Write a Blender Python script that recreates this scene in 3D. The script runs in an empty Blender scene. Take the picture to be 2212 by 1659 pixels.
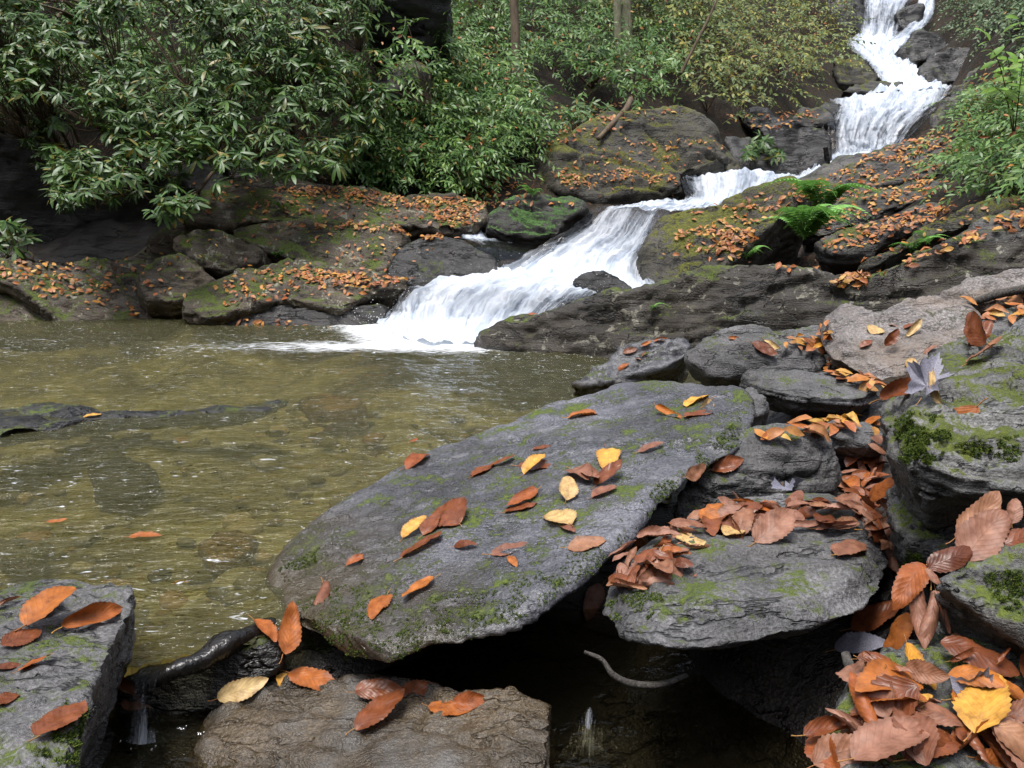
import bpy, bmesh, math, random
import numpy as np
from mathutils import Vector, Matrix, Quaternion
from mathutils.bvhtree import BVHTree

R = math.radians
random.seed(7)
RNG = np.random.default_rng(7)
SC = bpy.context.scene
COL = SC.collection

# ------------------------------------------------------------------ camera
FPX = 804.0
PITCH = 10.84
CAM_H = 0.85
cam = bpy.data.cameras.new('camera')
cam.sensor_width = 36.0
cam.lens = 36.0 * FPX / 1024.0
cam.clip_start = 0.02
cam.clip_end = 400.0
camo = bpy.data.objects.new('camera', cam)
COL.objects.link(camo)
camo.location = (0, 0, CAM_H)
camo.rotation_euler = (R(90 - PITCH), 0, 0)
SC.camera = camo

# ------------------------------------------------------------------ sky and sun (overcast)
SUN_EL, SUN_AZ = 74.0, 215.0      # azimuth clockwise from +Y
W = bpy.data.worlds.new('World')
SC.world = W
W.use_nodes = True
wn, wl = W.node_tree.nodes, W.node_tree.links
wn.clear()
sky = wn.new('ShaderNodeTexSky')
sky.sky_type = 'NISHITA'
sky.sun_disc = False
sky.sun_elevation = R(SUN_EL)
sky.sun_rotation = R(SUN_AZ)
sky.altitude = 900
sky.air_density = 1.0
sky.dust_density = 4.0
sky.ozone_density = 1.0
hs = wn.new('ShaderNodeHueSaturation')     # cloud cover: the blue washed out of the sky
hs.inputs['Saturation'].default_value = 0.45
bg = wn.new('ShaderNodeBackground')
bg.inputs['Strength'].default_value = 0.115
wo = wn.new('ShaderNodeOutputWorld')
wl.new(sky.outputs[0], hs.inputs['Color'])
wl.new(hs.outputs[0], bg.inputs['Color'])
wl.new(bg.outputs[0], wo.inputs['Surface'])

sd = bpy.data.lights.new('sun', 'SUN')
sd.energy = 1.5
sd.angle = R(24)
sd.color = (1.0, 0.965, 0.92)
so = bpy.data.objects.new('sun', sd)
COL.objects.link(so)
_d = Vector((math.sin(R(SUN_AZ)) * math.cos(R(SUN_EL)), math.cos(R(SUN_AZ)) * math.cos(R(SUN_EL)), math.sin(R(SUN_EL))))
so.rotation_euler = _d.to_track_quat('Z', 'Y').to_euler()
so.location = (0, 0, 20)

SC.view_settings.view_transform = 'Standard'
SC.view_settings.look = 'None'
SC.view_settings.exposure = 1.65
SC.view_settings.gamma = 1.0
SC.view_settings.use_curve_mapping = False
SC.cycles.max_bounces = 6
SC.cycles.diffuse_bounces = 2
SC.cycles.glossy_bounces = 2
SC.cycles.transmission_bounces = 3
SC.cycles.transparent_max_bounces = 10
SC.cycles.caustics_reflective = False
SC.cycles.caustics_refractive = False

# ------------------------------------------------------------------ geometry helpers
PX = 1024.0 / 2212.0              # survey coordinates are read off a 2212 px wide print
CP = np.array([0, 0, CAM_H])
_fw = np.array([0, math.cos(R(PITCH)), -math.sin(R(PITCH))])
_up = np.array([0, math.sin(R(PITCH)), math.cos(R(PITCH))])
_rt = np.array([1.0, 0, 0])


def ray(x, y):
    return _fw + _rt * ((x * PX - 512) / FPX) + _up * ((384 - y * PX) / FPX)


def P(x, y, d):
    r = ray(x, y)
    return CP + r * (d / r[1])


def on_plane(x, y, p0, n):
    r = ray(x, y)
    return CP + r * (np.dot(p0 - CP, n) / np.dot(r, n))


_perm = RNG.permutation(256)
_perm = np.concatenate([_perm, _perm])
_g = RNG.normal(size=(256, 3))
_g /= np.linalg.norm(_g, axis=1)[:, None]


def perlin(p):
    p = np.asarray(p, float)
    i = np.floor(p).astype(int)
    f = p - i
    u = f * f * f * (f * (f * 6 - 15) + 10)
    i &= 255
    out = np.zeros(len(p))
    for dx in (0, 1):
        wx = u[:, 0] if dx else 1 - u[:, 0]
        for dy in (0, 1):
            wy = u[:, 1] if dy else 1 - u[:, 1]
            for dz in (0, 1):
                wz = u[:, 2] if dz else 1 - u[:, 2]
                h = _perm[_perm[_perm[(i[:, 0] + dx) & 255] + ((i[:, 1] + dy) & 255)] + ((i[:, 2] + dz) & 255)]
                g = _g[h]
                dot = g[:, 0] * (f[:, 0] - dx) + g[:, 1] * (f[:, 1] - dy) + g[:, 2] * (f[:, 2] - dz)
                out += wx * wy * wz * dot
    return out * 1.6


def fbm(p, octv=4, gain=0.5):
    p = np.asarray(p, float)
    o, a = np.zeros(len(p)), 1.0
    for k in range(octv):
        o += a * perlin(p * (2.0 ** k) + 17.3 * k)
        a *= gain
    return o


def mesh_np(name, v, f, uv=None, smooth=True, mat=None):
    """mesh from vertex array and one uniform face array (tris or quads); uv is per vertex"""
    me = bpy.data.meshes.new(name)
    v = np.asarray(v, np.float32)
    f = np.asarray(f, np.int32)
    k = f.shape[1]
    me.vertices.add(len(v))
    me.vertices.foreach_set('co', v.ravel())
    me.loops.add(f.size)
    me.loops.foreach_set('vertex_index', f.ravel())
    me.polygons.add(len(f))
    me.polygons.foreach_set('loop_start', np.arange(0, f.size, k, dtype=np.int32))
    me.polygons.foreach_set('use_smooth', np.full(len(f), smooth))
    if uv is not None:
        l = me.uv_layers.new(name='UVMap')
        l.data.foreach_set('uv', np.asarray(uv, np.float32)[f.ravel()].ravel())
    me.update(calc_edges=True)
    me.validate()
    if mat:
        me.materials.append(mat)
    return me


def link(name, me, parent=None, loc=None):
    o = bpy.data.objects.new(name, me)
    COL.objects.link(o)
    if loc is not None:
        o.location = loc
    if parent:
        o.parent = parent
    return o


def tag(o, label=None, cat=None, group=None, kind=None):
    if label: o['label'] = label
    if cat: o['category'] = cat
    if group: o['group'] = group
    if kind: o['kind'] = kind
    return o


def rebase(o):
    """move the object's origin to the bottom centre of its mesh"""
    me = o.data
    co = np.empty(len(me.vertices) * 3, np.float32)
    me.vertices.foreach_get('co', co)
    co = co.reshape(-1, 3)
    b = np.array([(co[:, 0].min() + co[:, 0].max()) / 2, (co[:, 1].min() + co[:, 1].max()) / 2, co[:, 2].min()], np.float32)
    me.vertices.foreach_set('co', (co - b).ravel())
    o.location = b.tolist()
    me.update()


def grid_faces(nu, nv, off=0):
    a = np.arange(nu * nv).reshape(nu, nv)
    return np.stack([a[:-1, :-1].ravel(), a[1:, :-1].ravel(), a[1:, 1:].ravel(), a[:-1, 1:].ravel()], 1) + off


def tube(path, radii, sides=6):
    """tapered tube along a polyline; returns verts, quads"""
    path = np.asarray(path, float)
    n = len(path)
    t = np.gradient(path, axis=0)
    t /= np.linalg.norm(t, axis=1)[:, None] + 1e-9
    ref = np.array([0.31, 0.17, 0.93])
    a = np.cross(t, ref); a /= np.linalg.norm(a, axis=1)[:, None] + 1e-9
    b = np.cross(t, a)
    ang = np.linspace(0, 2 * np.pi, sides, endpoint=False)
    r = np.broadcast_to(np.asarray(radii, float), (n,))
    v = path[:, None, :] + r[:, None, None] * (np.cos(ang)[None, :, None] * a[:, None, :] + np.sin(ang)[None, :, None] * b[:, None, :])
    idx = np.arange(n * sides).reshape(n, sides)
    nx = np.roll(idx, -1, axis=1)
    f = np.stack([idx[:-1].ravel(), nx[:-1].ravel(), nx[1:].ravel(), idx[1:].ravel()], 1)
    return v.reshape(-1, 3), f


class Acc:
    def __init__(self):
        self.v, self.f, self.uv, self.n = [], [], [], 0

    def add(self, v, f, uv=None):
        self.v.append(np.asarray(v, np.float32)); self.f.append(np.asarray(f) + self.n); self.n += len(v)
        if uv is not None: self.uv.append(uv)

    def inst(self, v, f, mats, uv=None):
        """bake copies of one base mesh under k matrices (k,4,4)"""
        mats = np.asarray(mats, np.float32)
        k, m = len(mats), len(v)
        if not k: return
        w = np.einsum('kij,mj->kmi', mats[:, :3, :3], np.asarray(v, np.float32)) + mats[:, None, :3, 3]
        ff = (np.asarray(f)[None] + (np.arange(k) * m)[:, None, None]).reshape(-1, f.shape[1])
        self.add(w.reshape(-1, 3), ff, None if uv is None else np.tile(uv, (k, 1)))

    def mesh(self, name, mat, smooth=True):
        return mesh_np(name, np.concatenate(self.v), np.concatenate(self.f), np.concatenate(self.uv) if self.uv else None, smooth, mat)


def frame_mat(pos, zax, xax, s=1.0):
    z = np.asarray(zax, float); z = z / (np.linalg.norm(z) + 1e-9)
    x = np.asarray(xax, float); x = x - z * np.dot(x, z)
    x = x / (np.linalg.norm(x) + 1e-9)
    y = np.cross(z, x)
    m = np.eye(4)
    m[:3, 0], m[:3, 1], m[:3, 2], m[:3, 3] = x * s, y * s, z * s, pos
    return m


# ------------------------------------------------------------------ materials
class NT:
    def __init__(self, name):
        self.m = bpy.data.materials.new(name)
        self.m.use_nodes = True
        self.t = self.m.node_tree
        self.t.nodes.clear()
        self.out = self.t.nodes.new('ShaderNodeOutputMaterial')

    def n(self, typ, **kw):
        nd = self.t.nodes.new('ShaderNode' + typ)
        for k, v in kw.items():
            if hasattr(nd, k) and k not in nd.inputs:
                setattr(nd, k, v)
            else:
                nd.inputs[k].default_value = v
        return nd

    def l(self, a, b):
        self.t.links.new(a, b)

    def noise(self, vec, scale, detail=4, rough=0.55, dist=0.0):
        nd = self.n('TexNoise', Scale=scale, Detail=detail, Roughness=rough, Distortion=dist)
        if vec is not None: self.l(vec, nd.inputs['Vector'])
        return nd.outputs['Fac']

    def ramp(self, fac, stops, interp='LINEAR'):
        nd = self.t.nodes.new('ShaderNodeValToRGB')
        nd.color_ramp.interpolation = interp
        el = nd.color_ramp.elements
        while len(el) < len(stops): el.new(0.5)
        for e, (p, c) in zip(el, stops):
            e.position = p
            e.color = tuple(c) + (1,) if not isinstance(c, (int, float)) else (c, c, c, 1)
        self.l(fac, nd.inputs['Fac'])
        return nd.outputs['Color']

    def mix(self, fac, a, b, mode='MIX'):
        nd = self.t.nodes.new('ShaderNodeMix')
        nd.data_type = 'RGBA'; nd.blend_type = mode
        for s, v in ((nd.inputs[0], fac), (nd.inputs[6], a), (nd.inputs[7], b)):
            if isinstance(v, (int, float)): s.default_value = v if s.type == 'VALUE' else (v, v, v, 1)
            elif isinstance(v, (tuple, list)): s.default_value = tuple(v) + (1,)
            else: self.l(v, s)
        return nd.outputs[2]

    def math(self, op, a, b=0.0, clamp=False):
        nd = self.t.nodes.new('ShaderNodeMath')
        nd.operation = op; nd.use_clamp = clamp
        for s, v in ((nd.inputs[0], a), (nd.inputs[1], b)):
            if isinstance(v, (int, float)): s.default_value = v
            else: self.l(v, s)
        return nd.outputs[0]

    def mapping(self, vec, scale=(1, 1, 1), rot=(0, 0, 0), loc=(0, 0, 0)):
        nd = self.n('Mapping')
        nd.inputs['Scale'].default_value = scale
        nd.inputs['Rotation'].default_value = rot
        nd.inputs['Location'].default_value = loc
        self.l(vec, nd.inputs['Vector'])
        return nd.outputs[0]

    def bump(self, h, strength, dist, normal=None):
        nd = self.n('Bump', Strength=strength, Distance=dist)
        self.l(h, nd.inputs['Height'])
        if normal is not None: self.l(normal, nd.inputs['Normal'])
        return nd.outputs[0]

    def pbsdf(self, col, rough=0.6, spec=0.5, normal=None):
        nd = self.t.nodes.new('ShaderNodeBsdfPrincipled')
        if isinstance(col, (tuple, list)): nd.inputs['Base Color'].default_value = tuple(col) + (1,)
        else: self.l(col, nd.inputs['Base Color'])
        if isinstance(rough, (int, float)): nd.inputs['Roughness'].default_value = rough
        else: self.l(rough, nd.inputs['Roughness'])
        nd.inputs['Specular IOR Level'].default_value = spec
        if normal is not None: self.l(normal, nd.inputs['Normal'])
        return nd

    def done(self, sh):
        self.l(sh, self.out.inputs['Surface'])
        return self.m


def rock_mat(name, ca, cb, moss=0.0, lichen=0.0, rough=(0.45, 0.75), stain=None, strata=1.0, scale=1.0, rot=(0.35, 0.15, 0.3),
             moss_col=((0.028, 0.05, 0.008), (0.11, 0.14, 0.02)), moss_scale=3.5, moss_up=0.55, fine=1.0, lich_col=(0.33, 0.34, 0.27), crack=0.7, relief=0.018, waterline=False):
    t = NT(name)
    tc = t.n('TexCoord').outputs['Object']
    lay = t.mapping(tc, (2.2 * scale, 2.2 * scale, 22 * scale), rot)
    lin = t.mapping(tc, (3 * scale, 16 * scale, 16 * scale), (rot[0], rot[1], rot[2] - 0.7))
    big = t.noise(tc, 2.3 * scale, 6, 0.6)
    col = t.ramp(big, [(0.3, ca), (0.72, cb)])
    nl = t.noise(lay, 1.0, 5, 0.65)
    col = t.mix(0.75 * strata, col, t.ramp(nl, [(0.3, (0.25, 0.25, 0.26)), (0.5, (0.9, 0.9, 0.9)), (0.7, (1.25, 1.22, 1.18))]), 'MULTIPLY')
    nf = t.noise(tc, 95 * scale, 3, 0.7)
    col = t.mix(0.8, col, t.ramp(nf, [(0.32, (0.3, 0.3, 0.3)), (0.5, (0.95, 0.95, 0.95)), (0.68, (1.9, 1.9, 1.95))]), 'MULTIPLY')
    if stain:
        ns = t.noise(t.mapping(tc, (1, 1, 1), (0, 0, 0), (5, 3, 1)), 3.1 * scale, 5, 0.65)
        col = t.mix(t.ramp(ns, [(0.48, 0.0), (0.66, 0.85)]), col, stain)
    if lichen > 0:
        nv = t.noise(tc, 9.0 * scale, 6, 0.72, 0.4)
        col = t.mix(t.ramp(nv, [(0.66 - 0.12 * lichen, 0.0), (0.70 - 0.12 * lichen, 0.85)]), col, lich_col)
    crk = t.noise(t.mapping(tc, (1.6 * scale, 5.5 * scale, 5.5 * scale), (rot[0], rot[1], rot[2] - 0.7)), 1.0, 5, 0.6, 0.25)
    crk = t.ramp(crk, [(0.487, 1.0), (0.5, 0.0), (0.513, 1.0)])
    col = t.mix(crack, col, crk, 'MULTIPLY')
    tone = t.noise(tc, 0.9 * scale, 3, 0.6)
    col = t.mix(0.8, col, t.ramp(tone, [(0.35, (0.55, 0.52, 0.5)), (0.5, (0.95, 0.95, 0.95)), (0.65, (1.3, 1.3, 1.36))]), 'MULTIPLY')
    bh = t.math('ADD', t.math('MULTIPLY', nl, 1.0 * strata), t.math('MULTIPLY', nf, 0.42 * fine))
    nlin = t.noise(lin, 1.0, 5, 0.7)
    bh = t.math('ADD', bh, t.math('ADD', t.math('MULTIPLY', nlin, 0.5), t.math('MULTIPLY', crk, 0.7 * crack)))
    nwet = t.noise(t.mapping(tc, (1, 1, 1), (0, 0, 0), (9, 2, 4)), 4.5 * scale, 4, 0.6)
    rg = t.ramp(nwet, [(0.35, rough[0]), (0.65, rough[1])])
    if moss > 0:
        nz = t.n('SeparateXYZ')
        t.l(t.n('NewGeometry').outputs['Normal'], nz.inputs[0])
        nm = t.noise(tc, moss_scale * scale, 7, 0.68, 0.3)
        k = t.math('ADD', nm, t.math('MULTIPLY', t.math('SUBTRACT', nz.outputs['Z'], moss_up), 0.28))
        tuft = t.noise(tc, 48 * scale, 4, 0.7)
        k = t.math('ADD', k, t.math('MULTIPLY', t.math('SUBTRACT', tuft, 0.5), 0.45))
        mask = t.ramp(k, [(0.66 - 0.24 * moss, 0.0), (0.76 - 0.24 * moss, 1.0)])
        mcol = t.ramp(tuft, [(0.3, moss_col[0]), (0.7, moss_col[1])])
        col = t.mix(mask, col, mcol)
        rg = t.mix(mask, rg, 0.95)
        bh = t.mix(mask, bh, t.math('ADD', t.math('MULTIPLY', tuft, 1.6), 0.6))
    if waterline:                       # silt-brown wet band left by the pool
        pz = t.n('SeparateXYZ'); t.l(t.n('NewGeometry').outputs['Position'], pz.inputs[0])
        wz = t.math('ADD', pz.outputs['Z'], t.math('MULTIPLY', t.math('SUBTRACT', big, 0.5), 0.14))
        band = t.ramp(t.math('MULTIPLY', wz, 5.0), [(0.05, 0.9), (0.5, 0.0)])
        col = t.mix(band, col, (0.055, 0.042, 0.022))
        rg = t.mix(band, rg, 0.22)
    nb = t.bump(bh, 1.0, relief / scale)
    b = t.pbsdf(col, rg, 0.5, nb)
    return t.done(b.outputs[0])


GREY_A, GREY_B = (0.042, 0.043, 0.049), (0.128, 0.128, 0.14)
M_SLAB = rock_mat('schist_grey', GREY_A, GREY_B, moss=0.12, rough=(0.14, 0.42), scale=1.6, strata=0.5, crack=0.4, relief=0.012, waterline=True, rot=(0.2, -0.25, 0.55), moss_scale=5)
M_NEAR = rock_mat('schist_near', (0.042, 0.041, 0.042), (0.14, 0.137, 0.137), moss=0.1, rough=(0.45, 0.75), scale=1.5, strata=0.8, moss_scale=6)
M_MOSSY = rock_mat('schist_mossy', (0.055, 0.056, 0.055), (0.15, 0.148, 0.14), moss=0.3, rough=(0.5, 0.85), scale=1.7, strata=1.0, moss_scale=5,
                   moss_col=((0.03, 0.05, 0.008), (0.13, 0.16, 0.02)))
M_OUT = rock_mat('outcrop', (0.06, 0.061, 0.06), (0.17, 0.168, 0.16), moss=0.44, rough=(0.5, 0.85), scale=1.9, strata=0.9, moss_scale=4.5,
                 moss_col=((0.03, 0.05, 0.008), (0.12, 0.14, 0.018)))
M_WET = rock_mat('wet_brown', (0.03, 0.023, 0.014), (0.115, 0.085, 0.052), rough=(0.14, 0.38), stain=(0.115, 0.112, 0.108), scale=1.6, strata=0.5, crack=0.35)
M_PALE = rock_mat('pale_brown', (0.13, 0.117, 0.11), (0.255, 0.232, 0.22), rough=(0.5, 0.8), stain=(0.17, 0.13, 0.1), scale=1.0, strata=0.4, crack=0.3, moss=0.06)
M_DARK = rock_mat('dark_wet', (0.007, 0.0065, 0.006), (0.026, 0.023, 0.021), rough=(0.25, 0.55), scale=0.8, strata=0.9, moss=0.12)
M_LICH = rock_mat('lichened', (0.026, 0.02, 0.012), (0.11, 0.084, 0.055), moss=0.52, lichen=0.7, rough=(0.5, 0.85), scale=0.8, strata=0.7, lich_col=(0.26, 0.26, 0.2))
M_WHALE = rock_mat('long_ridge', (0.01, 0.008, 0.005), (0.042, 0.032, 0.02), moss=0.5, lichen=0.66, moss_up=0.7, rough=(0.4, 0.8), scale=0.9, strata=1.0, rot=(0.1, -0.3, 0.2), lich_col=(0.23, 0.22, 0.17))
M_MOSSD = rock_mat('moss_boulder', (0.02, 0.018, 0.016), (0.06, 0.055, 0.048), moss=0.75, rough=(0.5, 0.85), scale=0.8, strata=0.6,
                   moss_col=((0.018, 0.045, 0.009), (0.09, 0.19, 0.045)))
M_SLOPE = rock_mat('slope_ledge', (0.024, 0.022, 0.019), (0.1, 0.093, 0.084), moss=0.4, rough=(0.4, 0.8), scale=0.7, strata=1.0, rot=(0.1, -0.5, 0.3),
                   moss_col=((0.03, 0.038, 0.007), (0.12, 0.135, 0.02)))
M_YMOSS = rock_mat('yellow_moss', (0.03, 0.027, 0.02), (0.075, 0.068, 0.05), moss=0.62, rough=(0.6, 0.9), scale=0.6, strata=0.6,
                   moss_col=((0.04, 0.042, 0.007), (0.15, 0.155, 0.02)), moss_scale=2.5)


def ground_mat():
    t = NT('forest_floor')
    pos = t.n('NewGeometry').outputs['Position']
    a = t.noise(pos, 3.0, 6, 0.65)
    b = t.noise(pos, 26.0, 4, 0.7)
    col = t.ramp(b, [(0.38, (0.006, 0.005, 0.003)), (0.55, (0.03, 0.018, 0.01)), (0.66, (0.09, 0.042, 0.018)), (0.78, (0.2, 0.1, 0.045))])
    col = t.mix(t.ramp(a, [(0.42, 0.0), (0.6, 0.8)]), col, (0.012, 0.012, 0.007))
    bs = t.pbsdf(col, 0.85, 0.3, t.bump(b, 0.8, 0.04))
    return t.done(bs.outputs[0])


def bed_mat():
    t = NT('stream_bed')
    pos = t.n('NewGeometry').outputs['Position']
    a = t.noise(t.mapping(pos, (1.0, 1.8, 1)), 1.6, 5, 0.6)
    b = t.noise(pos, 9.0, 4, 0.6)
    v = t.n('TexVoronoi', Scale=3.2)
    t.l(t.mapping(pos, (1, 1.6, 1)), v.inputs['Vector'])
    col = t.ramp(a, [(0.3, (0.1, 0.088, 0.05)), (0.5, (0.27, 0.24, 0.135)), (0.7, (0.42, 0.38, 0.23))])
    col = t.mix(0.6, col, t.ramp(v.outputs['Color'], [(0.2, (0.55, 0.5, 0.45)), (0.8, (1.2, 1.15, 1.0))]), 'MULTIPLY')
    col = t.mix(0.5, col, t.ramp(b, [(0.35, (0.5, 0.5, 0.5)), (0.65, (1.3, 1.25, 1.2))]), 'MULTIPLY')
    return t.done(t.pbsdf(col, 0.9, 0.2, t.bump(b, 0.5, 0.03)).outputs[0])


def water_mat(name, tint, murk, murk_col, foam_at=None, foam_r=1.0, bump_s=0.25):
    t = NT(name)
    pos = t.n('NewGeometry').outputs['Position']
    n1 = t.noise(t.mapping(pos, (7, 12, 1), (0, 0, 0.25)), 1.0, 4, 0.55, 0.3)
    n2 = t.noise(t.mapping(pos, (16, 36, 1), (0, 0, 0.15)), 1.0, 3, 0.5, 0.2)
    h = t.math('ADD', n1, t.math('MULTIPLY', n2, 0.4))
    nb = t.bump(h, bump_s, 0.07)
    tr = t.n('BsdfTransparent'); tr.inputs['Color'].default_value = tuple(tint) + (1,)
    df = t.n('BsdfDiffuse'); df.inputs['Color'].default_value = tuple(murk_col) + (1,)
    ms = t.n('MixShader'); ms.inputs[0].default_value = murk
    t.l(tr.outputs[0], ms.inputs[1]); t.l(df.outputs[0], ms.inputs[2])
    gl = t.n('BsdfGlossy'); gl.inputs['Roughness'].default_value = 0.04
    t.l(nb, gl.inputs['Normal'])
    fr = t.n('Fresnel', IOR=1.33); t.l(nb, fr.inputs['Normal'])
    mx = t.n('MixShader'); t.l(fr.outputs[0], mx.inputs[0]); t.l(ms.outputs[0], mx.inputs[1]); t.l(gl.outputs[0], mx.inputs[2])
    sh = mx.outputs[0]
    if foam_at is not None:
        at = t.n('Attribute'); at.attribute_name = 'foam'
        fn = t.noise(t.mapping(pos, (3, 11, 1), (0, 0, 0.1)), 1.6, 6, 0.72, 1.2)
        k = t.math('ADD', fn, t.math('SUBTRACT', at.outputs['Fac'], 0.5))
        mask = t.ramp(k, [(0.5, 0.0), (0.86, 1.0)])
        glint_foam = t.noise(t.mapping(pos, (15, 42, 1), (0, 0, 0.12)), 1.0, 4, 0.6, 0.8)
        area = t.noise(t.mapping(pos, (1, 1.5, 1), (0, 0, 0), (4, 1, 0)), 1.5, 2, 0.5)
        glint_foam = t.math('ADD', glint_foam, t.math('MULTIPLY', t.math('SUBTRACT', area, 0.5), 0.22))
        glint_foam = t.math('ADD', glint_foam, t.math('MULTIPLY', at.outputs['Fac'], 0.10))
        mask = t.math('MAXIMUM', mask, t.ramp(glint_foam, [(0.66, 0.0), (0.75, 0.7)]))  # white flecks painted in for sky glints, along with drifting foam
        fo = t.pbsdf((0.84, 0.87, 0.9), 0.7, 0.3, t.bump(fn, 0.5, 0.05))
        m2 = t.n('MixShader'); t.l(mask, m2.inputs[0]); t.l(sh, m2.inputs[1]); t.l(fo.outputs[0], m2.inputs[2])
        sh = m2.outputs[0]
    return t.done(sh)


def fall_mat():
    t = NT('white_water')
    uv = t.n('TexCoord').outputs['UV']
    at = t.n('Attribute'); at.attribute_name = 'foam'
    s1 = t.noise(t.mapping(uv, (6, 0.45, 1)), 1.0, 5, 0.6, 0.4)
    s2 = t.noise(t.mapping(uv, (26, 0.9, 1)), 1.0, 3, 0.55, 0.2)
    s3 = t.noise(t.mapping(uv, (5, 2.6, 1)), 1.0, 4, 0.6, 0.6)
    st = t.math('ADD', t.math('MULTIPLY', s1, 0.5), t.math('ADD', t.math('MULTIPLY', s2, 0.28), t.math('MULTIPLY', s3, 0.22)))
    k = t.math('ADD', st, t.math('SUBTRACT', at.outputs['Fac'], 0.5))
    mask = t.ramp(k, [(0.36, 0.0), (0.52, 0.4), (0.8, 1.0)])
    nb = t.bump(st, 0.7, 0.09)
    df = t.pbsdf(t.ramp(st, [(0.34, (0.36, 0.46, 0.64)), (0.46, (0.66, 0.74, 0.86)), (0.6, (0.85, 0.88, 0.93))]), 0.55, 0.3, nb)
    tl = t.n('BsdfTranslucent'); tl.inputs['Color'].default_value = (0.8, 0.87, 0.95, 1)
    wf = t.n('MixShader'); wf.inputs[0].default_value = 0.25
    t.l(df.outputs[0], wf.inputs[1]); t.l(tl.outputs[0], wf.inputs[2])
    tr = t.n('BsdfTransparent'); tr.inputs['Color'].default_value = (0.82, 0.84, 0.86, 1)
    gl = t.n('BsdfGlossy'); gl.inputs['Roughness'].default_value = 0.15
    t.l(nb, gl.inputs['Normal'])
    fr = t.n('Fresnel', IOR=1.33); t.l(nb, fr.inputs['Normal'])
    mx = t.n('MixShader'); t.l(fr.outputs[0], mx.inputs[0]); t.l(tr.outputs[0], mx.inputs[1]); t.l(gl.outputs[0], mx.inputs[2])
    fin = t.n('MixShader'); t.l(mask, fin.inputs[0]); t.l(mx.outputs[0], fin.inputs[1]); t.l(wf.outputs[0], fin.inputs[2])
    return t.done(fin.outputs[0])


def leaf_mat(name, cols, veins=True, rough=0.5, transl=0.12):
    """cols: list of 3 linear colours picked per leaf"""
    t = NT(name)
    oi = t.n('ObjectInfo').outputs['Random']
    isl = t.n('NewGeometry').outputs['Random Per Island']
    r = t.math('FRACT', t.math('ADD', oi, isl))
    k = len(cols)
    col = t.ramp(r, [(i / (k - 1), c) for i, c in enumerate(cols)])
    tc = t.n('TexCoord')
    mp = t.n('VectorMath'); mp.operation = 'ADD'
    t.l(tc.outputs['Object'], mp.inputs[0]); t.l(r, mp.inputs[1])
    nz = t.noise(mp.outputs[0], 5.0 if veins else 38, 5, 0.65)
    col = t.mix(0.85, col, t.ramp(nz, [(0.28, (0.3, 0.24, 0.2)), (0.42, (0.75, 0.7, 0.66)), (0.55, (1.0, 1.0, 1.0)), (0.72, (1.35, 1.35, 1.25))]), 'MULTIPLY')
    normal = None
    if veins:
        sx = t.n('SeparateXYZ'); t.l(tc.outputs['UV'], sx.inputs[0])
        av = t.math('ABSOLUTE', t.math('SUBTRACT', sx.outputs['Y'], 0.5))
        ph = t.math('SUBTRACT', t.math('MULTIPLY', sx.outputs['X'], 60.0), t.math('MULTIPLY', av, 34.0))
        w = t.math('SINE', ph)
        vl = t.ramp(w, [(0.80, 0.0), (0.98, 1.0)])
        mid = t.ramp(av, [(0.0, 1.0), (0.035, 0.0)])
        vm = t.math('MAXIMUM', vl, mid)
        col = t.mix(t.math('MULTIPLY', vm, 0.2), col, (0.1, 0.04, 0.02))
        edge = t.ramp(av, [(0.36, 0.0), (0.5, 0.35)])
        col = t.mix(edge, col, (0.09, 0.035, 0.014))
        normal = t.bump(t.math('ADD', t.math('MULTIPLY', w, 0.5), vm), 0.22, 0.0008)
    b = t.pbsdf(col, rough, 0.32 if veins else 0.36, normal)
    tl = t.n('BsdfTranslucent'); t.l(col, tl.inputs['Color'])
    mx = t.n('MixShader'); mx.inputs[0].default_value = transl
    t.l(b.outputs[0], mx.inputs[1]); t.l(tl.outputs[0], mx.inputs[2])
    return t.done(mx.outputs[0])


L_ORANGE = leaf_mat('leaf_orange', [(0.30, 0.085, 0.018), (0.38, 0.125, 0.022), (0.25, 0.065, 0.018)])
L_TAN = leaf_mat('leaf_tan', [(0.23, 0.105, 0.068), (0.30, 0.15, 0.1), (0.19, 0.075, 0.045), (0.33, 0.165, 0.09)])
L_BROWN = leaf_mat('leaf_brown', [(0.15, 0.045, 0.017), (0.21, 0.065, 0.025), (0.11, 0.033, 0.015)], rough=0.35)
L_YELLOW = leaf_mat('leaf_yellow', [(0.55, 0.29, 0.055), (0.6, 0.33, 0.06), (0.52, 0.24, 0.03)])
L_PALE = leaf_mat('leaf_pale', [(0.5, 0.34, 0.14), (0.52, 0.37, 0.17), (0.46, 0.29, 0.11)])
L_LILAC = leaf_mat('leaf_lilac', [(0.2, 0.2, 0.26), (0.25, 0.25, 0.31), (0.17, 0.175, 0.23)], veins=False)
L_LITTER = leaf_mat('leaf_litter', [(0.38, 0.12, 0.02), (0.17, 0.055, 0.02), (0.42, 0.2, 0.09), (0.32, 0.085, 0.018), (0.5, 0.25, 0.04), (0.12, 0.042, 0.018), (0.38, 0.16, 0.06), (0.36, 0.13, 0.02), (0.52, 0.32, 0.08), (0.24, 0.075, 0.022)], veins=False)
L_STEM = leaf_mat('leaf_stalk', [(0.40, 0.22, 0.07), (0.3, 0.12, 0.04), (0.45, 0.25, 0.06)], veins=False)
LEAFM = dict(orange=L_ORANGE, tan=L_TAN, brown=L_BROWN, yellow=L_YELLOW, pale=L_PALE, lilac=L_LILAC)

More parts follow.
